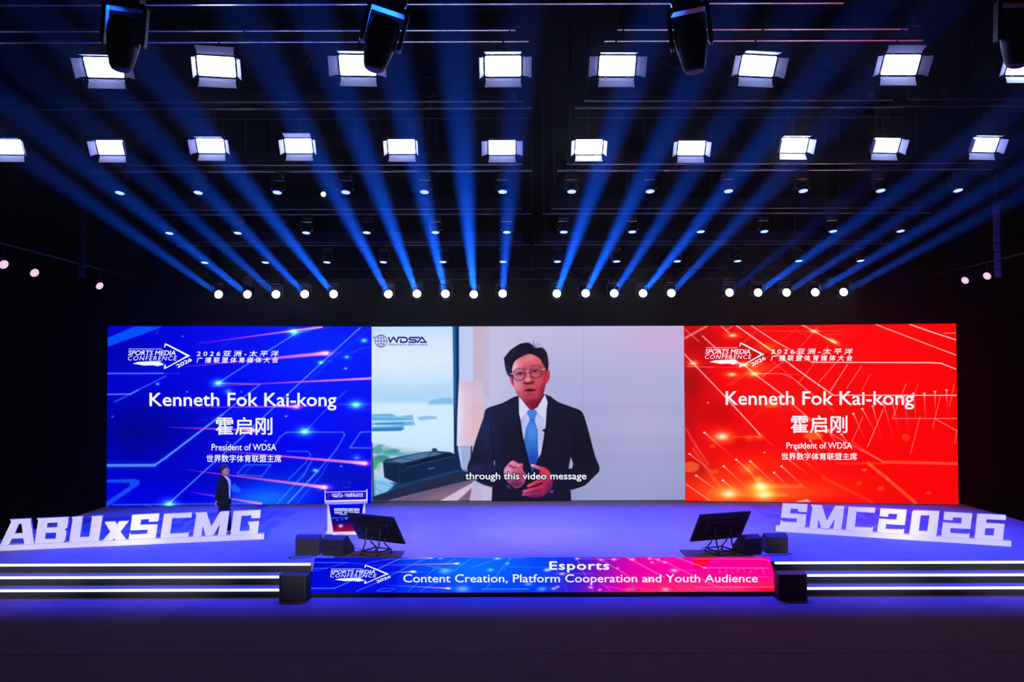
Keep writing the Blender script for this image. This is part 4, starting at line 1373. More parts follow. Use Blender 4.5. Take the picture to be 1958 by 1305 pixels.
def paint_front(cv, S, T):
    stops = [(0, (0, 0, 205)), (.35, (0, 0, 190)), (.5, (4, 4, 150)), (.66, (24, 4, 110)), (.85, (120, 6, 60)), (1, (165, 8, 50))]
    cv.C[:] = np.stack([np.interp(T, [s[0] for s in stops], [s[1][k] for s in stops]) for k in range(3)], -1) / 255.0
    for s0, t0, r, col in ((.30, .80, .07, (120, 220, 255)), (.86, .46, .04, (255, 120, 160)), (.5, .53, .04, (80, 180, 255)), (.2, .58, .03, (60, 140, 255)), (.36, .57, .03, (70, 150, 255))):
        g = np.exp(-(((S - s0) / r) ** 2 + ((T - t0) / (r * .8)) ** 2))[..., None]
        cv.C[:] = cv.C + g * np.array(col) / 255.0
    g = np.exp(-((T - .5 + .02 * S) / .012) ** 2)[..., None] * np.clip(1 - S, .2, 1)[..., None]
    cv.C[:] = cv.C + g * np.array((60, 170, 255)) / 255.0
    g = np.exp(-((T - .05) / .05) ** 2)[..., None]
    cv.C[:] = cv.C + g * np.array((0, 10, 40)) / 255.0


print_mesh('front_print', pf, 60, 60, paint_front, t, LOC)
q2 = [wp(-.51, -.104, 1.112), wp(.51, -.104, 1.112), wp(-.50, -.104, .915), wp(.50, -.104, .915)]
pf2 = lambda s, tt: (q2[0] * (1 - s) + q2[1] * s) * (1 - tt) + (q2[2] * (1 - s) + q2[3] * s) * tt


def paint_top(cv, S, T):
    cv.C[:] = np.array((14, 10, 205)) / 255.0
    for s0, s1 in ((.06, .02), (.10, .07), (.22, .20), (.26, .24), (.34, .30), (.38, .37), (.58, .57), (.62, .60), (.68, .70), (.74, .75), (.86, .88), (.96, .99)):
        g = np.exp(-(((S - (s0 + (s1 - s0) * T)) / .005) ** 2))[..., None] * .8 * np.clip(1.2 - T, 0, 1)[..., None]
        cv.C[:] = cv.C + g * np.array((200, 40, 90)) / 255.0


print_mesh('desk_print', pf2, 90, 20, paint_top, t, LOC)


def local_mb(fn, name, material, parent):
    mb = MB()
    fn(mb)
    mb.v = [tuple(LOC @ Vector(p)) for p in mb.v]
    return mb.build(name, material, parent)


K = conv(600, 900, 7.675)
pl1 = Plane(wp(0, .045, 0), Rm @ Vector((1, 0, 0)), (0, 0, 1))
pl2 = Plane(wp(0, -.104, 0), Rm @ Vector((1, 0, 0)), (0, 0, 1))
K = conv(600, 900, 7.675)
bx = lambda a, b, cc, d: (600 + a / 7.675, 600 + b / 7.675, 900 + cc / 7.675, 900 + d / 7.675)


def front_text(mb):
    put_text(mb, pl1, 'NAVIGATING NEW ERAS:', bx(300, 672, 556, 586), .035)
    rr = random.Random(3)
    for y0, y1, x0, x1, step, gap in ((592, 598, 302, 668, 9, 3), (635, 639, 310, 668, 8, 3), (648, 653, 380, 598, 8, 3)):
        x = x0
        while x < x1:
            w = step * rr.uniform(.7, 1.8)
            put_poly(mb, pl1, [K([(x, y0), (min(x + w, x1), y0), (min(x + w, x1), y1), (x, y1)])])
            x += w + gap
    for k in range(15):
        if k in (5,):
            continue
        x = 302 + k * 24.8
        put_poly(mb, pl1, [K([(x, 608), (x + 18, 608), (x + 18, 614), (x + 14, 618), (x + 18, 626), (x, 626), (x + 4, 618), (x, 613)])])


local_mb(front_text, 'front_lettering', E_TEXT, t)


def desk_text(mb):
    s = 1.0 / 7.675
    event_logo(mb, pl2, 600 + (258 - 55 * .225) * s, 900 + (322 - 74 * .255) * s, .225 * s, .255 * s, False, .8)
    put_text(mb, pl2, '2 0 2 6 亚 洲 - 太 平 洋', bx(455, 720, 335, 360), .04)
    put_text(mb, pl2, '广 播 联 盟 体 育 媒 体 大 会', bx(455, 720, 363, 388), .04)


local_mb(desk_text, 'desk_lettering', E_TEXT, t)
# microphones on the desk
mp = wp(.0, .12, .976)
t = thing('microphone_stand', 'black twin gooseneck microphones standing on the white podium', 'microphone', mp, Rm)
MB().lathe([(.05, 0), (.05, .015), (.02, .02), (.001, .021)], 14).build('foot', M_BLACK, t)
MB().tube([(0, 0, .01), (0, 0, .215)], .009).build('stem', M_BLACK, t)
MB().bbox((0, 0, .22), (.15, .03, .012), .004).build('crossbar', M_BLACK, t)
for s in (-1, 1):
    MB().tube([(s * .065, 0, .22), (s * .068, -.005, .28), (s * .066, -.01, .315)], .006).tube([(s * .066, -.01, .31), (s * .065, -.018, .335), (s * .064, -.026, .37), (s * .064, -.03, .385)], [.012, .024, .024, .010], 10).build('microphone', M_BLACK, t)

# ================================================================== MONITORS AND SPEAKERS
def tv_monitor(label, X, Y, Z, yaw, tilt, W, tgt):
    t = thing('floor_monitor', label, 'monitor', (X, Y, 0), rotz(yaw))
    H = W * .575
    R = Matrix.Rotation(-tilt, 3, 'X')          # local y looks upstage, z up: the top leans to the hall
    ctr = Vector((0, 0, Z))
    R = Matrix.Rotation(tilt, 3, 'X')
    mb = MB()
    mb.bbox(ctr, (W, .045, H), .012, 0, R)
    mb.bbox(ctr + R @ Vector((0, -.035, -.05)), (W * .62, .04, H * .6), .012, 0, R)
    for zz in (-.18, .05, .2):
        mb.box(ctr + R @ Vector((0, -.058 if zz < .15 else -.025, zz)), (W * .6 if zz < .15 else W * .97, .006, .008), 0, R)
    mb.build('screen_back', M_BLACK, t)
    mb = MB()
    mb.box(ctr + R @ Vector((0, .0235, 0)), (W * .97, .003, H * .94), 0, R)
    mb.build('screen_glass', M_BLACKM, t)
    mb = MB()
    for sx in (-.2, .2):
        top = ctr + R @ Vector((sx, -.07, .05))
        mb.tube([(sx, -.22, .12), (sx, -.14, Z - .35 if Z > .45 else .2), tuple(top)], .018, 6)
        mb.tube([(sx, .24, .12), (sx, .05, .28), tuple(ctr + R @ Vector((sx, -.05, -.25)))], .016, 6)
    mb.tube([(-.2, -.15, .42), (.2, -.15, .42)], .012, 6)
    mb.build('stand_frame', M_METAL, t)
    mb = MB()
    for sx in (-.22, .22):
        mb.tube([(sx, -.26, .10), (sx, .28, .10)], .018, 6)
    for sy in (-.24, .26):
        mb.tube([(-.25, sy, .10), (.25, sy, .10)], .016, 6)
    mb.build('base_frame', M_METAL, t)
    for sx in (-.22, .22):
        for sy in (-.25, .27):
            w = MB()
            w.lathe([(.012, -.012), (.032, -.010), (.032, .010), (.012, .012)], 12, 0, Matrix.Translation((sx, sy, .033)) @ Matrix.Rotation(PI / 2, 4, 'Y'))
            w.box((sx, sy, .075), (.012, .012, .06))
            w.build('caster', M_RUBBER, t)
    return t


tv_monitor('black monitor on wheeled stand in front of the podium, back to the hall', -3.087, 18.99, .60, -.53, .573, 1.36, None)
tv_monitor('black monitor on wheeled stand at right stage edge, back to the hall', 4.70, 18.99, .62, .36, .553, 1.36, None)

WPROF = [(0, 0), (0, .36), (.13, .43), (.20, .425), (.50, .13), (.50, 0)]


def wedge(label, px, py, yaw, w=.56, s=1.0):
    p = at(px, py, Z=0)
    t = thing('wedge_speaker', label, 'speaker', p, rotz(yaw), None)
    mb = MB()
    prof = [(a * s, b * s) for a, b in WPROF]
    mb.prism(prof, w, lambda u, v, ww: (ww - w / 2, u, v))
    recalc(mb.build('cabinet', M_CAB, t))
    mb = MB()
    n = Vector((0, .3, .295)).normalized()
    a, b = Vector((0, .215 * s, .415 * s)), Vector((0, .49 * s, .145 * s))
    mb.add([a + Vector((-w * .45, 0, 0)) + n * .006, a + Vector((w * .45, 0, 0)) + n * .006, b + Vector((w * .45, 0, 0)) + n * .006, b + Vector((-w * .45, 0, 0)) + n * .006], [(0, 1, 2, 3)])
    g = mb.build('grille', M_GRILLE, t)
    mb = MB()
    mb.box((0, -.004, .16 * s), (.16, .01, .07))
    mb.build('connector_plate', M_METAL, t)
    return t


wedge('black wedge speaker at left stage edge, further from the monitor', 587.5, 1061.5, math.radians(-2), .55)
wedge('black wedge speaker at left stage edge, next to the monitor', 636, 1063.5, math.radians(-19), .54)
wedge('black wedge speaker at right stage edge, next to the monitor', 1441, 1061.5, math.radians(20), .44)
wedge('black wedge speaker at right stage edge, nearest the SMC letters', 1486.5, 1058.5, math.radians(4), .50)


def floor_box(label, px, py):
    p = at(px, py, Z=ZF)
    t = thing('floor_speaker', label, 'speaker', p)
    w, d, h = .60, .33, .53
    prof = []
    for cx_, cy_, a0 in ((w / 2 - .07, .07, -90), (w / 2 - .03, d - .03, 0), (-w / 2 + .03, d - .03, 90), (-w / 2 + .07, .07, 180)):
        r = .07 if cy_ < .1 else .03
        for k in range(5):
            a = math.radians(a0 + k * 22.5)
            prof.append((cx_ + r * math.cos(a), cy_ + r * math.sin(a)))
    mb = MB()
    mb.prism(prof, h, lambda u, v, ww: (u, v, ww))
    recalc(mb.build('cabinet', M_CAB, t))
    MB().bbox((0, -.004, h / 2), (w * .76, .012, h * .86), .004).build('grille', M_GRILLE, t)
    MB().box((-.0, -.012, h - .09), (.05, .004, .012)).build('badge', M_METAL, t)
    return t


floor_box('black speaker box on the hall floor left of the sloping screen', 560, 1151.5)
floor_box('black speaker box on the hall floor right of the sloping screen', 1517.5, 1149.5)

mb = MB()
a, b = at(707, 1061, Z=0), None
tag(MB().box((a.x, 19.0, .006), (1.5, .75, .012)).build('floor_mat', M_MAT), 'dark brown mat under the monitor stand near the podium', 'mat')
a = at(1368, 1059, Z=0)
tag(MB().box((a.x, 19.0, .006), (1.5, .75, .012)).build('floor_mat', M_MAT), 'dark brown mat under the monitor stand at right stage edge', 'mat')


def cable(label, pix, Z, r=.008, wob=.0):
    pts = [at(x, y, Z=Z) for x, y in pix]
    # smooth the run
    out = []
    for i in range(len(pts) - 1):
        p0, p1, p2, p3 = pts[max(i - 1, 0)], pts[i], pts[i + 1], pts[min(i + 2, len(pts) - 1)]
        for k in range(6):
            s = k / 6
            out.append(.5 * ((2 * p1) + (p2 - p0) * s + (2 * p0 - 5 * p1 + 4 * p2 - p3) * s * s + (3 * p1 - p0 - 3 * p2 + p3) * s ** 3))
    out.append(pts[-1])
    o = MB().tube(out, r, 6).build('cable', M_RUBBER, None, True)
    return tag(o, label, 'cable')


cable('black cable looping beside the left pair of wedge speakers', [(606, 1063), (585, 1066), (560, 1069), (552, 1067), (566, 1064), (590, 1062.5)], .01)
cable('black cable trailing under the monitor near the podium', [(672, 1063.5), (690, 1061), (708, 1063), (730, 1061.5), (750, 1059), (757, 1052)], .02)
cable('black cable trailing under the monitor at right stage edge', [(1342, 1046), (1352, 1056), (1372, 1062), (1395, 1058), (1408, 1056)], .02)
cable('pale cable curling beside the right pair of wedge speakers', [(1460, 1063.5), (1475, 1063), (1500, 1062), (1512, 1060), (1513, 1058)], .01)

# ================================================================== PERSON
pp = at(429, 1020.5, Z=0)
t_per = thing('person', 'person in black jacket, white shirt and black trousers behind the letters, facing right', 'person', pp)


def skin(name, pts, edges, material, parent, root=0, sub=2):
    me = bpy.data.meshes.new(name)
    me.from_pydata([p[:3] for p in pts], edges, [])
    o = link(name, me, parent)
    o.modifiers.new('skin', 'SKIN')
    for i, p in enumerate(pts):
        sv = me.skin_vertices[0].data[i]
        r = p[3] if isinstance(p[3], tuple) else (p[3], p[3])
        sv.radius = r
        sv.use_root = (i == root)
    sm_ = o.modifiers.new('smooth', 'SUBSURF')
    sm_.levels = sm_.render_levels = sub
    me.materials.append(material)
    o.modifiers['skin'].use_smooth_shade = True
    return o


def ell(cx, cy, z, rx, ry, n=20, a0=0, a1=360, full=True):
    out = []
    m = n if full else n - 1
    for k in range(n):
        a = math.radians(a0 + (a1 - a0) * k / m)
        out.append((cx + rx * math.cos(a), cy + ry * math.sin(a), z))
    return out


# local frame: +x is where the person looks; -y is the person's right side, towards the hall
body = [(-.01, 0, .92, (.13, .12)), (-.01, 0, 1.06, (.12, .11)), (-.01, 0, 1.22, (.14, .11)), (-.02, 0, 1.36, (.13, .10)), (-.01, 0, 1.44, (.07, .07)), (.015, 0, 1.51, (.055, .055)),
        (-.02, -.15, 1.36, .045), (-.07, -.21, 1.12, .040), (-.13, -.188, .90, .034),
        (-.01, .15, 1.36, .045), (.02, .21, 1.12, .040), (.08, .188, .90, .034),
        (-.02, -.09, .86, .10), (-.03, -.095, .50, .065), (-.07, -.095, .12, .045),
        (.01, .09, .86, .10), (.05, .095, .50, .065), (.07, .095, .12, .045)]
skin('body', body, [(0, 1), (1, 2), (2, 3), (3, 4), (4, 5), (3, 6), (6, 7), (7, 8), (3, 9), (9, 10), (10, 11), (0, 12), (12, 13), (13, 14), (0, 15), (15, 16), (16, 17)], M_SKIN, t_per)
# head with profile
hz = 1.60
mb = MB()
prof = [(1.495, .000, .055, .055), (1.515, .018, .068, .058), (1.530, .028, .078, .062), (1.548, .022, .090, .068), (1.565, .018, .094, .072), (1.585, .014, .096, .075), (1.610, .008, .100, .077), (1.635, .004, .102, .078),
        (1.660, .000, .102, .077), (1.690, -.004, .098, .074), (1.715, -.008, .086, .066), (1.735, -.010, .062, .050), (1.748, -.012, .025, .022)]
rings = []
for z, cx_, rx, ry in prof:
    r = ell(cx_, 0, z, rx, ry, 24)
    r = [(x + (.026 * math.exp(-((z - 1.588) / .016) ** 2) * math.exp(-(y / .018) ** 2) if x > .05 else 0)
          + (.010 * math.exp(-((z - 1.552) / .008) ** 2) * math.exp(-(y / .028) ** 2) if x > .05 else 0)
          + (.010 * math.exp(-((z - 1.522) / .014) ** 2) * math.exp(-(y / .03) ** 2) if x > .04 else 0)
          - (.010 * math.exp(-((z - 1.618) / .014) ** 2) * (math.exp(-((abs(y) - .032) / .014) ** 2)) if x > .05 else 0), y, zz) for x, y, zz in r]
    rings.append(r)
mb.loft(rings)
mb.build('head', M_SKIN, t_per, True)
mb = MB()
for s in (-1, 1):
    mb.loft([[(-.012 + .020 * math.cos(a * PI / 5), s * .074, 1.60 + .032 * math.sin(a * PI / 5)) for a in range(10)],
             [(-.018 + .024 * math.cos(a * PI / 5), s * .090, 1.60 + .036 * math.sin(a * PI / 5)) for a in range(10)],
             [(-.018 + .012 * math.cos(a * PI / 5), s * .086, 1.60 + .02 * math.sin(a * PI / 5)) for a in range(10)]])
recalc(mb.build('ear', M_SKIN, t_per, True))
mb = MB()
for s in (-1, 1):
    mb.lathe([(.0005, -.012), (.009, -.008), (.012, 0), (.009, .008), (.0005, .012)], 10, 0, Matrix.Translation((.086, s * .031, 1.618)))
mb.build('eye', M_HAIR, t_per)
mb = MB()
mb.add([(.113, -.024, 1.549), (.122, 0, 1.551), (.113, .024, 1.549), (.113, -.024, 1.545), (.123, 0, 1.543), (.113, .024, 1.545)], [(0, 1, 4, 3), (1, 2, 5, 4)])
mb.build('mouth', mat('lip_colour', (.3, .1, .09), .5), t_per)
# hair: a full cap with a fringe, longer at the nape
mb = MB()
rings = []
for i, z in enumerate([1.535, 1.56, 1.59, 1.62, 1.65, 1.68, 1.71, 1.735, 1.757, 1.772, 1.778]):
    k = i / 10
    rx = [.074, .090, .104, .112, .118, .121, .117, .104, .082, .050, .014][i]
    ry = [.058, .070, .080, .086, .091, .093, .091, .082, .066, .042, .012][i]
    r = []
    for a in range(28):
        th = 2 * PI * a / 28
        x, y = rx * math.cos(th), ry * math.sin(th)
        cut = [-.050, -.045, -.035, -.012, .006, .050, .2, .2, .2, .2, .2][i]
        x = min(x, cut)
        w = .009 * math.sin(a * 3.1 + i * 2.3) + .005 * math.sin(a * 1.3 - i)
        r.append((x - .014 + w * .6, y + w * .4, z))
    rings.append(r)
mb.loft(rings)
mb.build('hair', M_HAIR, t_per, True)
# glasses
mb = MB()
for s in (-1, 1):
    mb.tube([(.113, s * .033 + .021 * math.cos(a * PI / 6), 1.618 + .018 * math.sin(a * PI / 6)) for a in range(13)], .0022, 6, 0, False)
    mb.tube([(.112, s * .054, 1.624), (.06, s * .078, 1.624), (-.01, s * .084, 1.615)], .0022, 6)
mb.tube([(.113, -.012, 1.62), (.118, 0, 1.623), (.113, .012, 1.62)], .0022, 6)
mb.build('glasses', M_ALU, t_per)
# shirt: shows where the jacket is open
mb = MB()
mb.loft([ell(.015, 0, z, rx, ry, 20) for z, rx, ry in ((.90, .145, .135), (1.0, .140, .130), (1.12, .138, .13), (1.25, .148, .135), (1.36, .138, .12), (1.42, .095, .085), (1.465, .066, .066), (1.475, .060, .060))])
mb.build('shirt', M_SHIRT, t_per, True)
# jacket: open shell, its gap at the front, plus sleeves
outer, inner = [], []
for z, cx_, rx, ry, gap in ((.74, -.015, .172, .205, 26), (.84, -.015, .170, .200, 25), (.95, -.012, .166, .195, 24), (1.06, -.012, .160, .19, 25), (1.18, -.010, .162, .195, 27), (1.28, -.012, .166, .205, 30), (1.36, -.015, .160, .205, 34),
                            (1.41, -.02, .130, .170, 40), (1.45, -.025, .092, .105, 52), (1.485, -.03, .075, .078, 70)):
    outer.append(ell(cx_, 0, z, rx, ry, 30, gap, 360 - gap, False))
    inner.append(ell(cx_, 0, z, rx - .014, ry - .014, 30, gap, 360 - gap, False))
rings = [o_ + i_[::-1] for o_, i_ in zip(outer, inner)]
mb = MB()
mb.loft(rings)


def limb(mb, pts, n=12):
    rs = []
    for (x, y, z, rx, ry) in pts:
        rs.append(ell(x, y, z, rx, ry, n))
    mb.loft(rs)


limb(mb, [(-.14, -.185, .885, .054, .050), (-.125, -.195, .93, .056, .052), (-.08, -.215, 1.12, .064, .058), (-.045, -.205, 1.27, .072, .066), (-.02, -.175, 1.37, .074, .064), (-.015, -.13, 1.43, .050, .05)])
limb(mb, [(.085, .18, .885, .054, .050), (.075, .19, .93, .056, .052), (.03, .215, 1.12, .064, .058), (.0, .205, 1.27, .072, .066), (-.01, .175, 1.37, .074, .064), (-.015, .13, 1.43, .050, .05)])
recalc(mb.build('jacket', M_SUIT, t_per, True))
mb = MB()
mb.loft([ell(-.01, 0, z, rx, ry, 20) for z, rx, ry in ((.80, .13, .165), (.86, .140, .170), (.95, .142, .160), (1.0, .135, .150))])
limb(mb, [(-.075, -.095, .05, .066, .058), (-.07, -.095, .12, .068, .060), (-.045, -.095, .48, .080, .074), (-.015, -.09, .80, .100, .086), (-.01, -.08, .86, .105, .088)])
limb(mb, [(.075, .095, .05, .066, .058), (.07, .095, .12, .068, .060), (.045, .095, .48, .080, .074), (.01, .09, .80, .100, .086), (.0, .08, .86, .105, .088)])
recalc(mb.build('trousers', M_TROUS, t_per, True))
for sx, sy in ((-.03, -.098), (.115, .098)):
    mb = MB()
    for dx, w, h in ((0, 0, 0),):
        mb.loft([[(sx - .13 + u, sy + v * k, z) for u, v, z in ((0, 0, .004), (0, .03, .006), (0, .034, .05), (0, .02, .09), (0, -.02, .09), (0, -.034, .05), (0, -.03, .006))] for k in (.6,)]
                + [[(sx + u, sy + v * k, z * zz) for v, z in ((0, .004), (.03, .006), (.036, .05), (.024, .09), (-.024, .09), (-.036, .05), (-.03, .006))]
                   for u, k, zz in ((-.12, .9, 1), (-.06, 1, 1.05), (.0, 1.0, .95), (.06, 1.15, .72), (.11, 1.2, .56), (.145, .9, .46), (.16, .4, .3))])
    recalc(mb.build('shoe', M_SHOE, t_per, True))


def hand(wx, wy, wz, dx, mirror):
    """relaxed hand hanging down: palm, four curled fingers of different length, thumb from the side of the palm"""
    pts = [(wx, wy, wz, (.024, .017)), (wx + dx * .2, wy, wz - .045, (.036, .014)), (wx + dx * .4, wy, wz - .085, (.038, .013))]
    edges = [(0, 1), (1, 2)]
    for k, (off, ln) in enumerate(((.030, .070), (.010, .080), (-.010, .074), (-.028, .058))):
        i = len(pts)
        bx_, bz = wx + dx * .45 + off, wz - .088
        pts += [(bx_, wy, bz - .012, .0088), (bx_ + dx * .15, wy + mirror * .008, bz - ln * .5, .0082), (bx_ + dx * .1, wy + mirror * .026, bz - ln * .9, .0070)]
        edges += [(2, i), (i, i + 1), (i + 1, i + 2)]
    i = len(pts)
    pts += [(wx + .030, wy + mirror * .010, wz - .045, .0105), (wx + .048, wy + mirror * .020, wz - .075, .0092), (wx + .050, wy + mirror * .024, wz - .100, .0080)]
    edges += [(1, i), (i, i + 1), (i + 1, i + 2)]
    skin('hand', pts, edges, M_SKIN, t_per, 0, 2)


hand(-.150, -.18, .885, -.04, 1)
hand(.092, .18, .885, .03, -1)

# ================================================================== OVERHEAD RIG
def batten(label, Y, z, px0, px1, numbers, rails=(0, -.19, -.45), ups=None, strut=2.4):
    """lighting batten: labelled cable duct with bright bottom rails below it"""
    x0, x1 = (px0 - 979) * Y / F, (px1 - 979) * Y / F
    L, xm = x1 - x0, (x0 + x1) / 2
    t = thing('lighting_batten', label, 'lighting batten', (xm, Y, z))
    MB().box((0, .05, .16), (L, .14, .30)).build('cable_duct', M_BLACKM, t)
    for k, dz in enumerate(rails):
        mb = MB()
        mb.box((0, .02 - .05 * k, dz), (L + (.5 if k else 0), .05, .035))
        mb.build('rail', M_ALU if k < 2 else M_METAL, t)
    n = max(2, int(L / strut))
    for i in range(n + 1):
        x = -L / 2 + .1 + (L - .2) * i / n
        mb = MB()
        mb.tube([(x, .05, .3), (x, .05, ZC - z)], .018, 6)
        mb.box((x, .03, min(rails) / 2), (.03, .03, -min(rails) + .02))
        mb.build('hanger', M_METAL, t)
    if numbers:
        for (px, s) in numbers:
            mb = MB()
            vs, fs = text_geo(s)
            x = (px - 979) * Y / F - xm
            h = .13 / max(vs[:, 1].max(), .1)
            mb.add([(x + (a - vs[:, 0].min()) * h, -.024, .08 + b * h) for a, b, cc in vs], fs)
            mb.build('number_lettering', M_GREY, t)
            MB().box((x - .09, -.022, .14), (.04, .004, .04)).build('socket_mark', M_GREY, t)
    if ups:
        mb = MB()
        vs, fs = text_geo('UPS')
        x = (ups - 979) * Y / F - xm
        h = .16 / vs[:, 1].max()
        mb.add([(x + a * h, -.024, .07 + b * h) for a, b, cc in vs], fs)
        mb.build('power_lettering', M_REDTAG, t)
        mb = MB()
        mb.box((x + .62, -.03, .12), (.16, .02, .2))
        mb.build('end_plate', M_GREY, t)
    return t


ZA, YA = 10.41, 15.1
ZB, YBT = 10.86, 20.4
batten('left half of the nearest overhead lighting batten, over the large panel lights', YA + .16, ZA, -60, 987, [(400, '245'), (520, '246'), (640, '247')], (0, -.23), 925)
batten('right half of the nearest overhead lighting batten, over the large panel lights', YA + .16, ZA, 1185, 1745, [(1520, '251'), (1555, '251'), (1636, '252'), (1668, '252')], (0, -.23), 1696)
batten('left half of the second overhead lighting batten, over the small panel lights', YBT + .21, ZB, -60, 1000, [(486, '229'), (538, '229'), (586, '230'), (668, '230'), (786, '231'), (816, '231'), (887, '232'), (917, '232')], (0, -.19, -.45), 936)
batten('right half of the second overhead lighting batten, over the small panel lights', YBT + .21, ZB, 1120, 1714, [(1220, '233'), (1323, '234'), (1352, '234'), (1470, '235'), (1500, '235'), (1570, '236'), (1596, '236')], (0, -.19, -.45), 1622)
batten('short outer end of the second overhead lighting batten at far right', YBT + .16, ZB, 1745, 1985, [(1800, '237')], (0, -.19))
batten('left half of the overhead batten carrying the nearest row of blue wash lights', 21.3, 9.46, 190, 1000, None, (0, -.18))
batten('right half of the overhead batten carrying the nearest row of blue wash lights', 21.3, 9.46, 1085, 1885, None, (0, -.18))
batten('left half of the overhead batten carrying the middle row of blue wash lights', 24.4, 8.94, 285, 1000, None, (0, -.16))
batten('right half of the overhead batten carrying the middle row of blue wash lights', 24.4, 8.94, 1055, 1765, None, (0, -.16))
batten('left half of the overhead batten carrying the farthest row of blue wash lights', 26.4, 8.29, 352, 1000, None, (0, -.1))
batten('right half of the overhead batten carrying the farthest row of blue wash lights', 26.4, 8.29, 1035, 1690, None, (0, -.1))
batten('long overhead pipe at the top edge of the view', 14.0, 10.33, -80, 1622, [(700, '241'), (1440, 'UPS')], (0,))

# ---- panel lights
PW, PH = .655, .36
pt = thing('panel_light', 'x', 'panel light', (0, 0, 0), None, 'soft panel lights over the stage')
MB().bbox((0, .07, 0), (PW + .05, .12, PH + .05), .012).build('housing', M_BLACK, pt)
mb = MB()
for s in (-1, 1):
    mb.box((0, .005, s * (PH / 2 + .012)), (PW + .05, .022, .024))
    mb.box((s * (PW / 2 + .012), .005, 0), (.024, .022, PH))
mb.build('frame', M_BLACK, pt)
mb = MB()
r = .02
mb.add([(-PW / 2 + r, 0, -PH / 2), (PW / 2 - r, 0, -PH / 2), (PW / 2, 0, -PH / 2 + r), (PW / 2, 0, PH / 2 - r), (PW / 2 - r, 0, PH / 2), (-PW / 2 + r, 0, PH / 2), (-PW / 2, 0, PH / 2 - r), (-PW / 2, 0, -PH / 2 + r)], [tuple(range(8))])
mb.build('light_face', E_PANEL, pt)


def flap(w, d, tap):
    mb = MB()
    mb.add([(-w / 2, 0, 0), (w / 2, 0, 0), (w / 2 - .01, -.004, d * .25), (w / 2 + tap, 0, d), (-w / 2 - tap, 0, d), (-w / 2 + .01, -.004, d * .25)], [(0, 1, 2, 5), (5, 2, 3, 4)])
    mb.add([(-w / 2, .006, 0), (w / 2, .006, 0), (w / 2 - .01, .002, d * .25), (w / 2 + tap, .006, d), (-w / 2 - tap, .006, d), (-w / 2 + .01, .002, d * .25)], [(0, 5, 2, 1), (5, 4, 3, 2)])
    for s in (-.3, .3):
        mb.box((s * w, 0, .008), (.05, .016, .02))
    return mb


FL = {}
for nm, w, d in (('barn_door', PW, .17), ('side_barn_door', PH * .96, .18)):
    FL[nm] = flap(w, d, .012).mesh(nm, M_FLAP)
for nm in ('top', 'bottom', 'left', 'right'):
    o = link('barn_door', FL['barn_door' if nm in ('top', 'bottom') else 'side_barn_door'], pt)
    o['side'] = nm
mb = MB()
mb.tube([(-PW / 2 - .05, .07, 0), (-PW / 2 - .05, .09, .26), (PW / 2 + .05, .09, .26), (PW / 2 + .05, .07, 0)], .012, 6)
mb.build('bracket', M_METAL, pt)
MB().tube([(0, .13, 0), (0, .13, 1)], .018, 8).box((0, .11, .02), (.06, .06, .04)).build('hanging_stem', M_METAL, pt)


def flap_matrix(side, ang):
    # ang: 0 lies in the plane of the face, 90 points along the light
    a = math.radians(ang)
    if side == 'bottom':
        return Matrix.Translation((0, -.008, -PH / 2 - .03)) @ Matrix.Rotation(PI, 4, 'Y') @ Matrix.Rotation(a, 4, 'X')
    if side == 'top':
        return Matrix.Translation((0, -.008, PH / 2 + .03)) @ Matrix.Rotation(a, 4, 'X')
    if side == 'left':
        return Matrix.Translation((-PW / 2 - .03, -.008, 0)) @ Matrix.Rotation(-PI / 2, 4, 'Y') @ Matrix.Rotation(a, 4, 'X')
    return Matrix.Translation((PW / 2 + .03, -.008, 0)) @ Matrix.Rotation(PI / 2, 4, 'Y') @ Matrix.Rotation(a, 4, 'X')


def pose_panel(root, fl):
    for o in [x for x in bpy.data.objects if x.parent == root and x.name.startswith('barn_door')]:
        o.matrix_basis = flap_matrix(o['side'], fl[o['side']])


def straight_bracket(root, z_rail):
    # yoke and stem hang upright however the face is tilted
    inv = root.matrix_basis.to_3x3().inverted().to_4x4()
    yaw = Matrix.Rotation(math.atan2(root.matrix_basis[1][0], root.matrix_basis[0][0]), 4, 'Z')
    for o in [x for x in bpy.data.objects if x.parent == root]:
        if o.name.startswith('bracket'):
            o.matrix_basis = inv @ yaw
        elif o.name.startswith('hanging_stem'):
            ln = z_rail - root.matrix_basis.translation.z - .25
            o.matrix_basis = inv @ Matrix.Translation((0, 0, .25)) @ Matrix.Diagonal((1, 1, ln, 1))


def panel_M(px, py, Y, tilt, yaw):
    return Matrix.Translation(at(px, py, Y=Y)) @ Matrix.Rotation(math.radians(yaw), 4, 'Z') @ Matrix.Rotation(math.radians(tilt), 4, 'X')


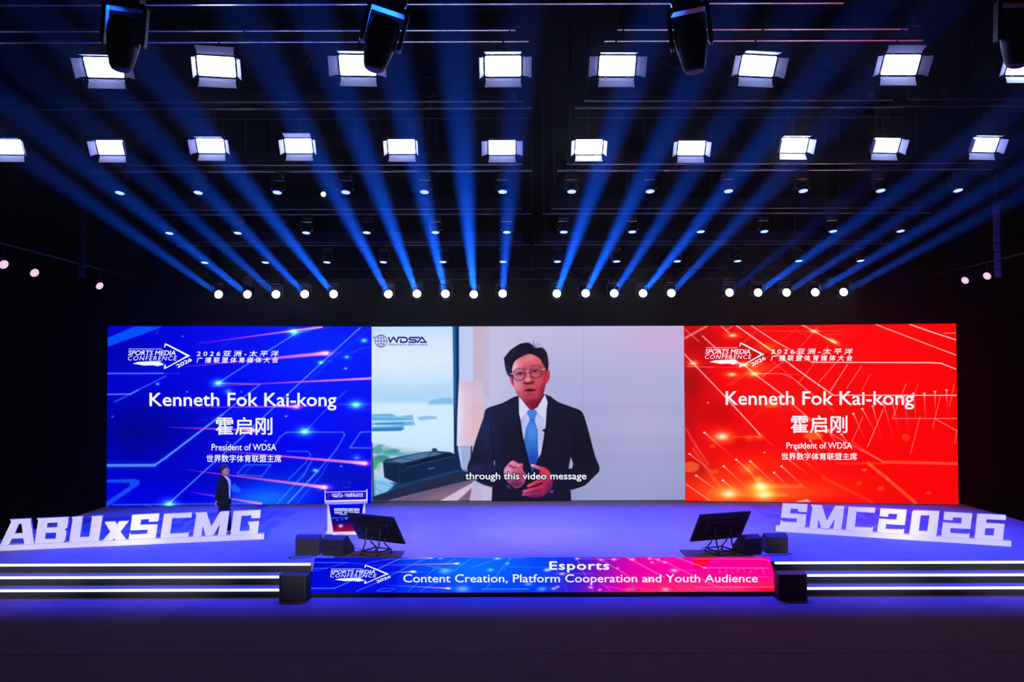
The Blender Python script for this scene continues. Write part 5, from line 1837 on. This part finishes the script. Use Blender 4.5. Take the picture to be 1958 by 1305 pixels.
fl0 = dict(top=62, bottom=38, left=40, right=40)
near = [(199, 129, 36, 4, dict(top=70, bottom=34, left=30, right=20)), (414, 127, 34, 10, dict(top=20, bottom=36, left=78, right=62)), (684, 125, 34, 3, dict(top=64, bottom=36, left=30, right=30)),
        (962, 126.5, 33, 0, dict(top=64, bottom=34, left=68, right=30)), (1180, 126, 33, 1, dict(top=70, bottom=34, left=26, right=26)), (1449, 126, 33, 8, dict(top=64, bottom=36, left=36, right=28)),
        (1722, 124, 36, 1, dict(top=25, bottom=44, left=38, right=20)), (1962, 124, 34, 0, dict(top=60, bottom=66, left=40, right=40))]
far = [(17, 281, 30, 2, dict(top=76, bottom=40, left=60, right=60), 0), (212, 282, 32, 1, dict(top=84, bottom=40, left=44, right=84), 0), (403, 279, 32, 2, dict(top=70, bottom=44, left=42, right=50), 0),
       (571, 279, 31, 1, dict(top=40, bottom=42, left=66, right=60), 0), (768, 280.5, 31, 0, dict(top=78, bottom=40, left=70, right=72), 0), (960, 282, 31, 0, dict(top=86, bottom=38, left=40, right=36), 0),
       (1126, 281, 31, 0, dict(top=84, bottom=50, left=64, right=70), 1), (1322, 283, 31, 1, dict(top=86, bottom=40, left=50, right=64), 0), (1518, 278, 33, 2, dict(top=66, bottom=54, left=84, right=48), 1),
       (1694, 278, 33, 4, dict(top=80, bottom=42, left=84, right=50), 0), (1882, 277, 34, 4, dict(top=66, bottom=40, left=84, right=44), 0)]
for i, (px, py, tl, yw, fl) in enumerate(near):
    lab = ordinal(i) + ' large white panel light from the left in the upper row'
    if i == 0:
        lab = 'large white panel light at left end of upper row, partly behind a moving head'
    if i == 7:
        lab = 'large white panel light cut by the right edge of the upper row'
    M = panel_M(px, py, YA, tl, yw)
    if i == 0:
        pt.matrix_basis = M
        pt['label'] = lab
        r_ = pt
    else:
        r_, _ = dup(pt, M, lab)
    pose_panel(r_, fl)
    straight_bracket(r_, ZA - .23 - .018)
E_faces = link('light_face_bright', [c_ for c_ in bpy.data.objects if c_.parent == pt and c_.name.startswith('light_face')][0].data.copy())
bright_mesh = E_faces.data
bright_mesh.materials[0] = E_PANEL_HI
bpy.data.objects.remove(E_faces)
for i, (px, py, tl, yw, fl, hi) in enumerate(far):
    lab = ordinal(i) + ' small white panel light from the left in the lower row' + (', dazzling bright' if hi else '')
    r_, made = dup(pt, panel_M(px, py, YBT, tl, yw), lab)
    pose_panel(r_, fl)
    straight_bracket(r_, ZB - (.45 if i < 10 else .19) - .018)
    if hi:
        for o in made['light_face']:
            o.data = bright_mesh

# ---- wash lights hanging face down
wl = thing('wash_light', 'x', 'wash light', (0, 0, 0), None, 'blue wash lights over the stage')
MB().bbox((0, 0, .43), (.28, .28, .13), .03).build('base', M_BLACK, wl)
mb = MB()
for s in (-1, 1):
    mb.bbox((s * .17, 0, .22), (.04, .09, .30), .01)
mb.bbox((0, 0, .35), (.36, .10, .04), .01)
mb.build('yoke', M_BLACK, wl)
MB().lathe([(.06, .27), (.11, .24), (.135, .14), (.135, .02), (.125, .0)], 22).build('head', M_BLACK, wl, True)
mb = MB()
mb.lathe([(.118, -.004), (.118, .004)], 22, 1)
cells = [(0, 0)] + [(.046 * math.cos(a * PI / 3), .046 * math.sin(a * PI / 3)) for a in range(6)] + [(.090 * math.cos(a * PI / 6 + .26), .090 * math.sin(a * PI / 6 + .26)) for a in range(12)]
for cx_, cy_ in cells:
    mb.lathe([(.0185, -.008), (.0185, -.003)], 10, 0, Matrix.Translation((cx_, cy_, 0)))
mb.build('lens', [E_WASH, E_WASHGAP], wl)
rows_w = [('nearest', 21.3, 9.46, [(229, 365), (379, 364.5), (530, 364.5), (661, 365), (811.5, 364.8), (961, 364), (1093, 363), (1243, 362.6), (1393, 362), (1536, 361.3), (1684, 361), (1832, 360)], 14),
          ('middle', 24.4, 8.94, [(324, 443), (454.5, 443), (585.5, 443), (701, 443), (832.5, 443), (969, 442), (1078, 442.6), (1209, 442), (1340, 441), (1461.5, 440), (1593, 439.5), (1722, 439)], 11),
          ('farthest', 26.4, 8.29, [(391.5, 500), (507.5, 499.7), (625, 499.6), (733, 499), (847, 499), (962, 499), (1066, 498), (1179, 497.7), (1295, 497.5), (1410.5, 497), (1527.5, 496.6), (1645.5, 496)], 9)]
first = True
for nm, Y, zr, pts, tl in rows_w:
    for i, (px, py) in enumerate(pts):
        p = at(px, py, Y=Y)
        p.z = zr - {'nearest': .18, 'middle': .16, 'farthest': .10}[nm] - .018 - .513
        yaw = -(px - 1015) / 60.0
        M = Matrix.Translation(p) @ Matrix.Rotation(math.radians(-tl), 4, 'X') @ Matrix.Rotation(math.radians(yaw * .25), 4, 'Y')
        lab = '%s blue wash light from the left in the %s ceiling row' % (ordinal(i), nm)
        if first:
            wl.matrix_basis = M
            wl['label'] = lab
            r_ = wl
            first = False
        else:
            r_, _ = dup(wl, M, lab)
        d = (M.to_3x3() @ Vector((0, 0, -1)))
        r_['aim'] = 1
        if nm != 'farthest':
            aim = Vector((0, -.15 if nm == 'nearest' else -.12, -1)).normalized()
            spot('wash_glow', p + d * .03, p + d * .03 + aim * 4, WASH_W, (0.012, 0.03, 1.0), 46, .6, .1, r_)

# ---- beam lights above the screens
YL = 26.95
bl = thing('beam_light', 'x', 'beam light', (0, 0, 0), None, 'beam lights above the screens')
BD = -(pix_ray(935, 931)).normalized()          # the way every beam points
BM = BD.to_track_quat('-Y', 'Z').to_matrix().to_4x4()
MB().lathe([(.10, -.30), (.15, -.26), (.165, -.10), (.165, .02), (.145, .05), (.14, .05)], 22, 0, BM @ Matrix.Rotation(PI / 2, 4, 'X')).build('head', M_BLACK, bl, True)
MB().lathe([(.125, .052), (.125, .056)], 24, 0, BM @ Matrix.Rotation(PI / 2, 4, 'X')).build('lens', E_BEAM, bl)
mb = MB()
for s in (-1, 1):
    mb.bbox((s * .20, .08, .12), (.05, .10, .38), .012)
mb.bbox((0, .08, .30), (.44, .12, .06), .012)
mb.build('yoke', M_BLACK, bl)
MB().bbox((0, .08, .40), (.32, .30, .14), .02).build('base', M_BLACK, bl)
beams = [(419, 564, .8), (474, 564, 1.2), (528.5, 564, .7), (583.5, 563.5, 1.0), (638.5, 563.5, 1.3), (743, 563.5, 1.15), (797.5, 563, 1.2), (852, 563, 1.1), (906, 564, 1.4), (961, 562.5, .55),
         (1064.5, 562.5, 1.2), (1119.5, 562, 1.2), (1174, 562, .8), (1229, 562, 1.3), (1283, 561.5, .8), (1394, 560.5, .16), (1448.5, 560.5, 1.2), (1503, 560.5, .8), (1557.5, 560, 1.2), (1612, 559.5, .8)]
for i, (px, py, k) in enumerate(beams):
    p = at(px, py, Y=YL)
    lab = ordinal(i) + ' white beam light from the left in the row above the screens'
    M = Matrix.Translation(p)
    if i == 0:
        bl.matrix_basis = M
        bl['label'] = lab
        r_ = bl
    else:
        r_, _ = dup(bl, M, lab)
    s0 = p + BD * .10
    spot('beam', s0, s0 + BD * 5, BEAM_W * k * (1 + .5 * (abs(px - 1000) / 600) ** 2), (0.006, 0.10, 1.0), 2.5, .7, .09, r_)
mb = MB()
t = thing('beam_truss', 'dark pipe truss holding the beam lights above the screens', 'truss', (.65, YL + .08, 7.18))
mb.tube([(-10.4, 0, 0), (10.6, 0, 0)], .025, 8)
mb.tube([(-10.4, 0, .35), (10.6, 0, .35)], .025, 8)
mb.build('chord', M_METAL, t)
mb = MB()
for k in range(42):
    x = -10.4 + k * .5
    mb.tube([(x, 0, .35 * (k % 2)), (x + .5, 0, .35 * ((k + 1) % 2))], .012, 6)
mb.build('lacing', M_METAL, t)
for x in (-10, -5, 0, 5, 10):
    MB().tube([(x, 0, .35), (x, 0, ZC - 7.18)], .012, 6).build('suspension_cable', M_METAL, t)

# ---- side PAR lights
pr = thing('par_light', 'x', 'par light', (0, 0, 0), None, 'pink par lights at the sides of the stage')
MB().lathe([(.05, -.30), (.10, -.27), (.125, -.20), (.13, -.02), (.125, .0)], 20).build('can', M_BLACK, pr, True)
mb = MB()
mb.lathe([(.115, -.002), (.115, .004)], 20, 1)
for cx_, cy_ in cells:
    mb.lathe([(.0195, .003), (.0195, .009)], 8, 0, Matrix.Translation((cx_ * .98, cy_ * .98, 0)))
mb.build('lens', [E_PAR, E_PARGAP], pr)
MB().tube([(-.15, 0, -.12), (-.15, .12, -.30), (.15, .12, -.30), (.15, 0, -.12)], .012, 6).build('bracket', M_METAL, pr)
MB().tube([(0, 0, .10), (0, 0, 1)], .014, 6).build('hanging_stem', M_METAL, pr)
pars = [(7, 506, 20.08, 'outermost', 'left'), (66, 522, 21.38, 'middle', 'left'), (190.5, 547, 24.76, 'innermost', 'left'), (1845.5, 536.5, 25.03, 'inner', 'right'), (1887.5, 528, 23.87, 'outer', 'right')]
for i, (px, py, Y, nm, side) in enumerate(pars):
    p = at(px, py, Y=Y)
    sx = 1 if side == 'left' else -1
    d = ((CAM - p).normalized() * .60 + Vector((sx * .62, 0, -.50))).normalized()
    M = Matrix.Translation(p) @ d.to_track_quat('Z', 'Y').to_matrix().to_4x4()
    lab = '%s of the pinkish par lights hanging at the %s side' % (nm, side)
    if i == 0:
        pr.matrix_basis = M
        pr['label'] = lab
        r_ = pr
    else:
        r_, _ = dup(pr, M, lab)
    for o in [x for x in bpy.data.objects if x.parent == r_ and x.name.startswith('hanging_stem')]:
        o.matrix_basis = M.to_3x3().inverted().to_4x4() @ Matrix.Diagonal((1, 1, 7.22 - p.z, 1))
for sgn, x, lab in ((-1, -12.2, 'dark pipe along the left drape carrying three par lights'), (1, 13.555, 'dark pipe along the right drape carrying two par lights')):
    mb = MB().tube([(x, 17, 7.25), (x, 27.5, 7.25)], .03, 8)
    for yy in (18, 22.5, 27):
        mb.tube([(x, yy, 7.25), ((XL + .02) if sgn < 0 else XR, yy, 7.25)], .02, 6)
    tag(mb.build('side_pipe', M_METAL), lab, 'pipe')

# ---- small round white lamp
p = at(618.8, 372, Y=21.27)
t = thing('round_lamp', 'small round white lamp between two blue wash lights, upper left', 'lamp', p)
MB().lathe([(.03, .12), (.07, .10), (.08, .0), (.075, -.02)], 16, 0, Matrix.Rotation(-PI / 2, 4, 'X')).build('housing', M_BLACK, t, True)
MB().lathe([(.066, -.024), (.066, -.02)], 16, 0, Matrix.Rotation(-PI / 2, 4, 'X') @ Matrix.Rotation(PI, 4, 'X') @ Matrix.Translation((0, 0, .05))).build('lens', emit('lamp_lens_glow', (1, .95, .9), 2.0), t)
MB().tube([(0, 0, .06), (0, 0, 9.46 - .18 - .018 - p.z)], .012, 6).build('stem', M_METAL, t)

# ---- large moving heads seen in silhouette
mh = thing('moving_head', 'x', 'moving head light', (0, 0, 0), None, 'large dark moving heads near the camera')
MB().bbox((0, 0, .56), (.40, .34, .20), .04).build('base', M_BLACK, mh)
mb = MB()
for s in (-1, 1):
    mb.bbox((s * .245, 0, .20), (.055, .17, .52), .02)
mb.bbox((0, 0, .44), (.50, .17, .07), .02)
mb.build('yoke', M_BLACK, mh)
mb = MB()
hp = [(.13, .28), (.185, .26), (.20, .20), (.205, .05), (.19, -.10), (.165, -.22), (.145, -.32), (.12, -.37), (.09, -.385)]
mb.lathe(hp, 24)
mb.build('head', M_BLACK, mh, True)
mb = MB()
mb.lathe([(.05, -.388), (.08, -.386)], 20)
mb.build('lens', M_METAL, mh)
for i, (px, py, Y, tl, yw, lab) in enumerate([(236, 78, 10.6, 4, 10, 'large dark moving head hanging before the first upper panel light'), (728, 80, 10.6, 14, 12, 'large dark moving head hanging beside the third upper panel light'),
                                             (1322, 82, 10.6, -6, -14, 'large dark moving head hanging left of the sixth upper panel light'), (1946, 70, 10.6, 2, -6, 'large dark moving head at the top right corner')]):
    M = Matrix.Translation(at(px, py, Y=Y)) @ Matrix.Rotation(math.radians(yw), 4, 'Z') @ Matrix.Rotation(math.radians(tl), 4, 'Y')
    if i == 0:
        mh.matrix_basis = M
        mh['label'] = lab
    else:
        dup(mh, M, lab)
tag(MB().tube([(-8, 10.6, 9.05), (9.5, 10.6, 9.05)], .03, 8).build('overhead_pipe', M_METAL), 'dark pipe above the view carrying the large moving heads', 'pipe')

# ---- line arrays
def line_array(label, px, yaw, m_box):
    p = at(px, 400, Y=21.9)
    t = thing('line_array', label, 'line array speaker', (p.x, 21.9, p.z), rotz(yaw))
    MB().box((0, 0, .12), (.20, .5, .10)).build('flying_frame', M_METAL, t)
    MB().tube([(0, -.15, .15), (0, -.15, ZC - p.z)], .012, 6).tube([(0, .15, .15), (0, .15, ZC - p.z)], .012, 6).build('chain', M_METAL, t)
    y, z, a = 0.0, 0.05, 0.0
    for k in range(8):
        R = Matrix.Rotation(a, 3, 'X')
        mb = MB()
        mb.bbox(Vector((0, y, z - .12)), (.17 - .002 * k, .40 - .012 * k, .215), .01, 0, R)
        mb.build('cabinet', m_box, t)
        a += .03 + .012 * k
        y += .228 * math.sin(a)
        z -= .228 * math.cos(a)
    return t


line_array('slender grey line array hanging near the right drape', 1906, math.radians(-33), M_ARRAY)
line_array('slender dark line array hanging near the left drape', 158, math.radians(29), M_METAL)  # same array as on the right, its weaker lighting put into darker material

# ---- hanging cables in the rig
def hang(label, a, b, sag, r=.012):
    A, B = at(a[0], a[1], Y=a[2]), at(b[0], b[1], Y=b[2])
    pts = [A + (B - A) * (k / 14) - Vector((0, 0, sag * 4 * (k / 14) * (1 - k / 14))) for k in range(15)]
    return tag(MB().tube(pts, r, 6).build('rig_cable', M_RUBBER, None, True), label, 'cable')


hang('black cable drooping beside the fourth upper panel light', (762, 84, 15.23), (866, 84, 15.23), .62)
hang('black cable drooping right of the sixth upper panel light', (1560, 82, 15.23), (1660, 82, 15.23), .5)
hang('black cable drooping between the fifth and sixth upper panel lights', (1240, 83, 15.23), (1350, 83, 15.23), .45)
hang('black cable drooping between the second and third upper panel lights', (500, 85, 15.23), (610, 85, 15.23), .5)
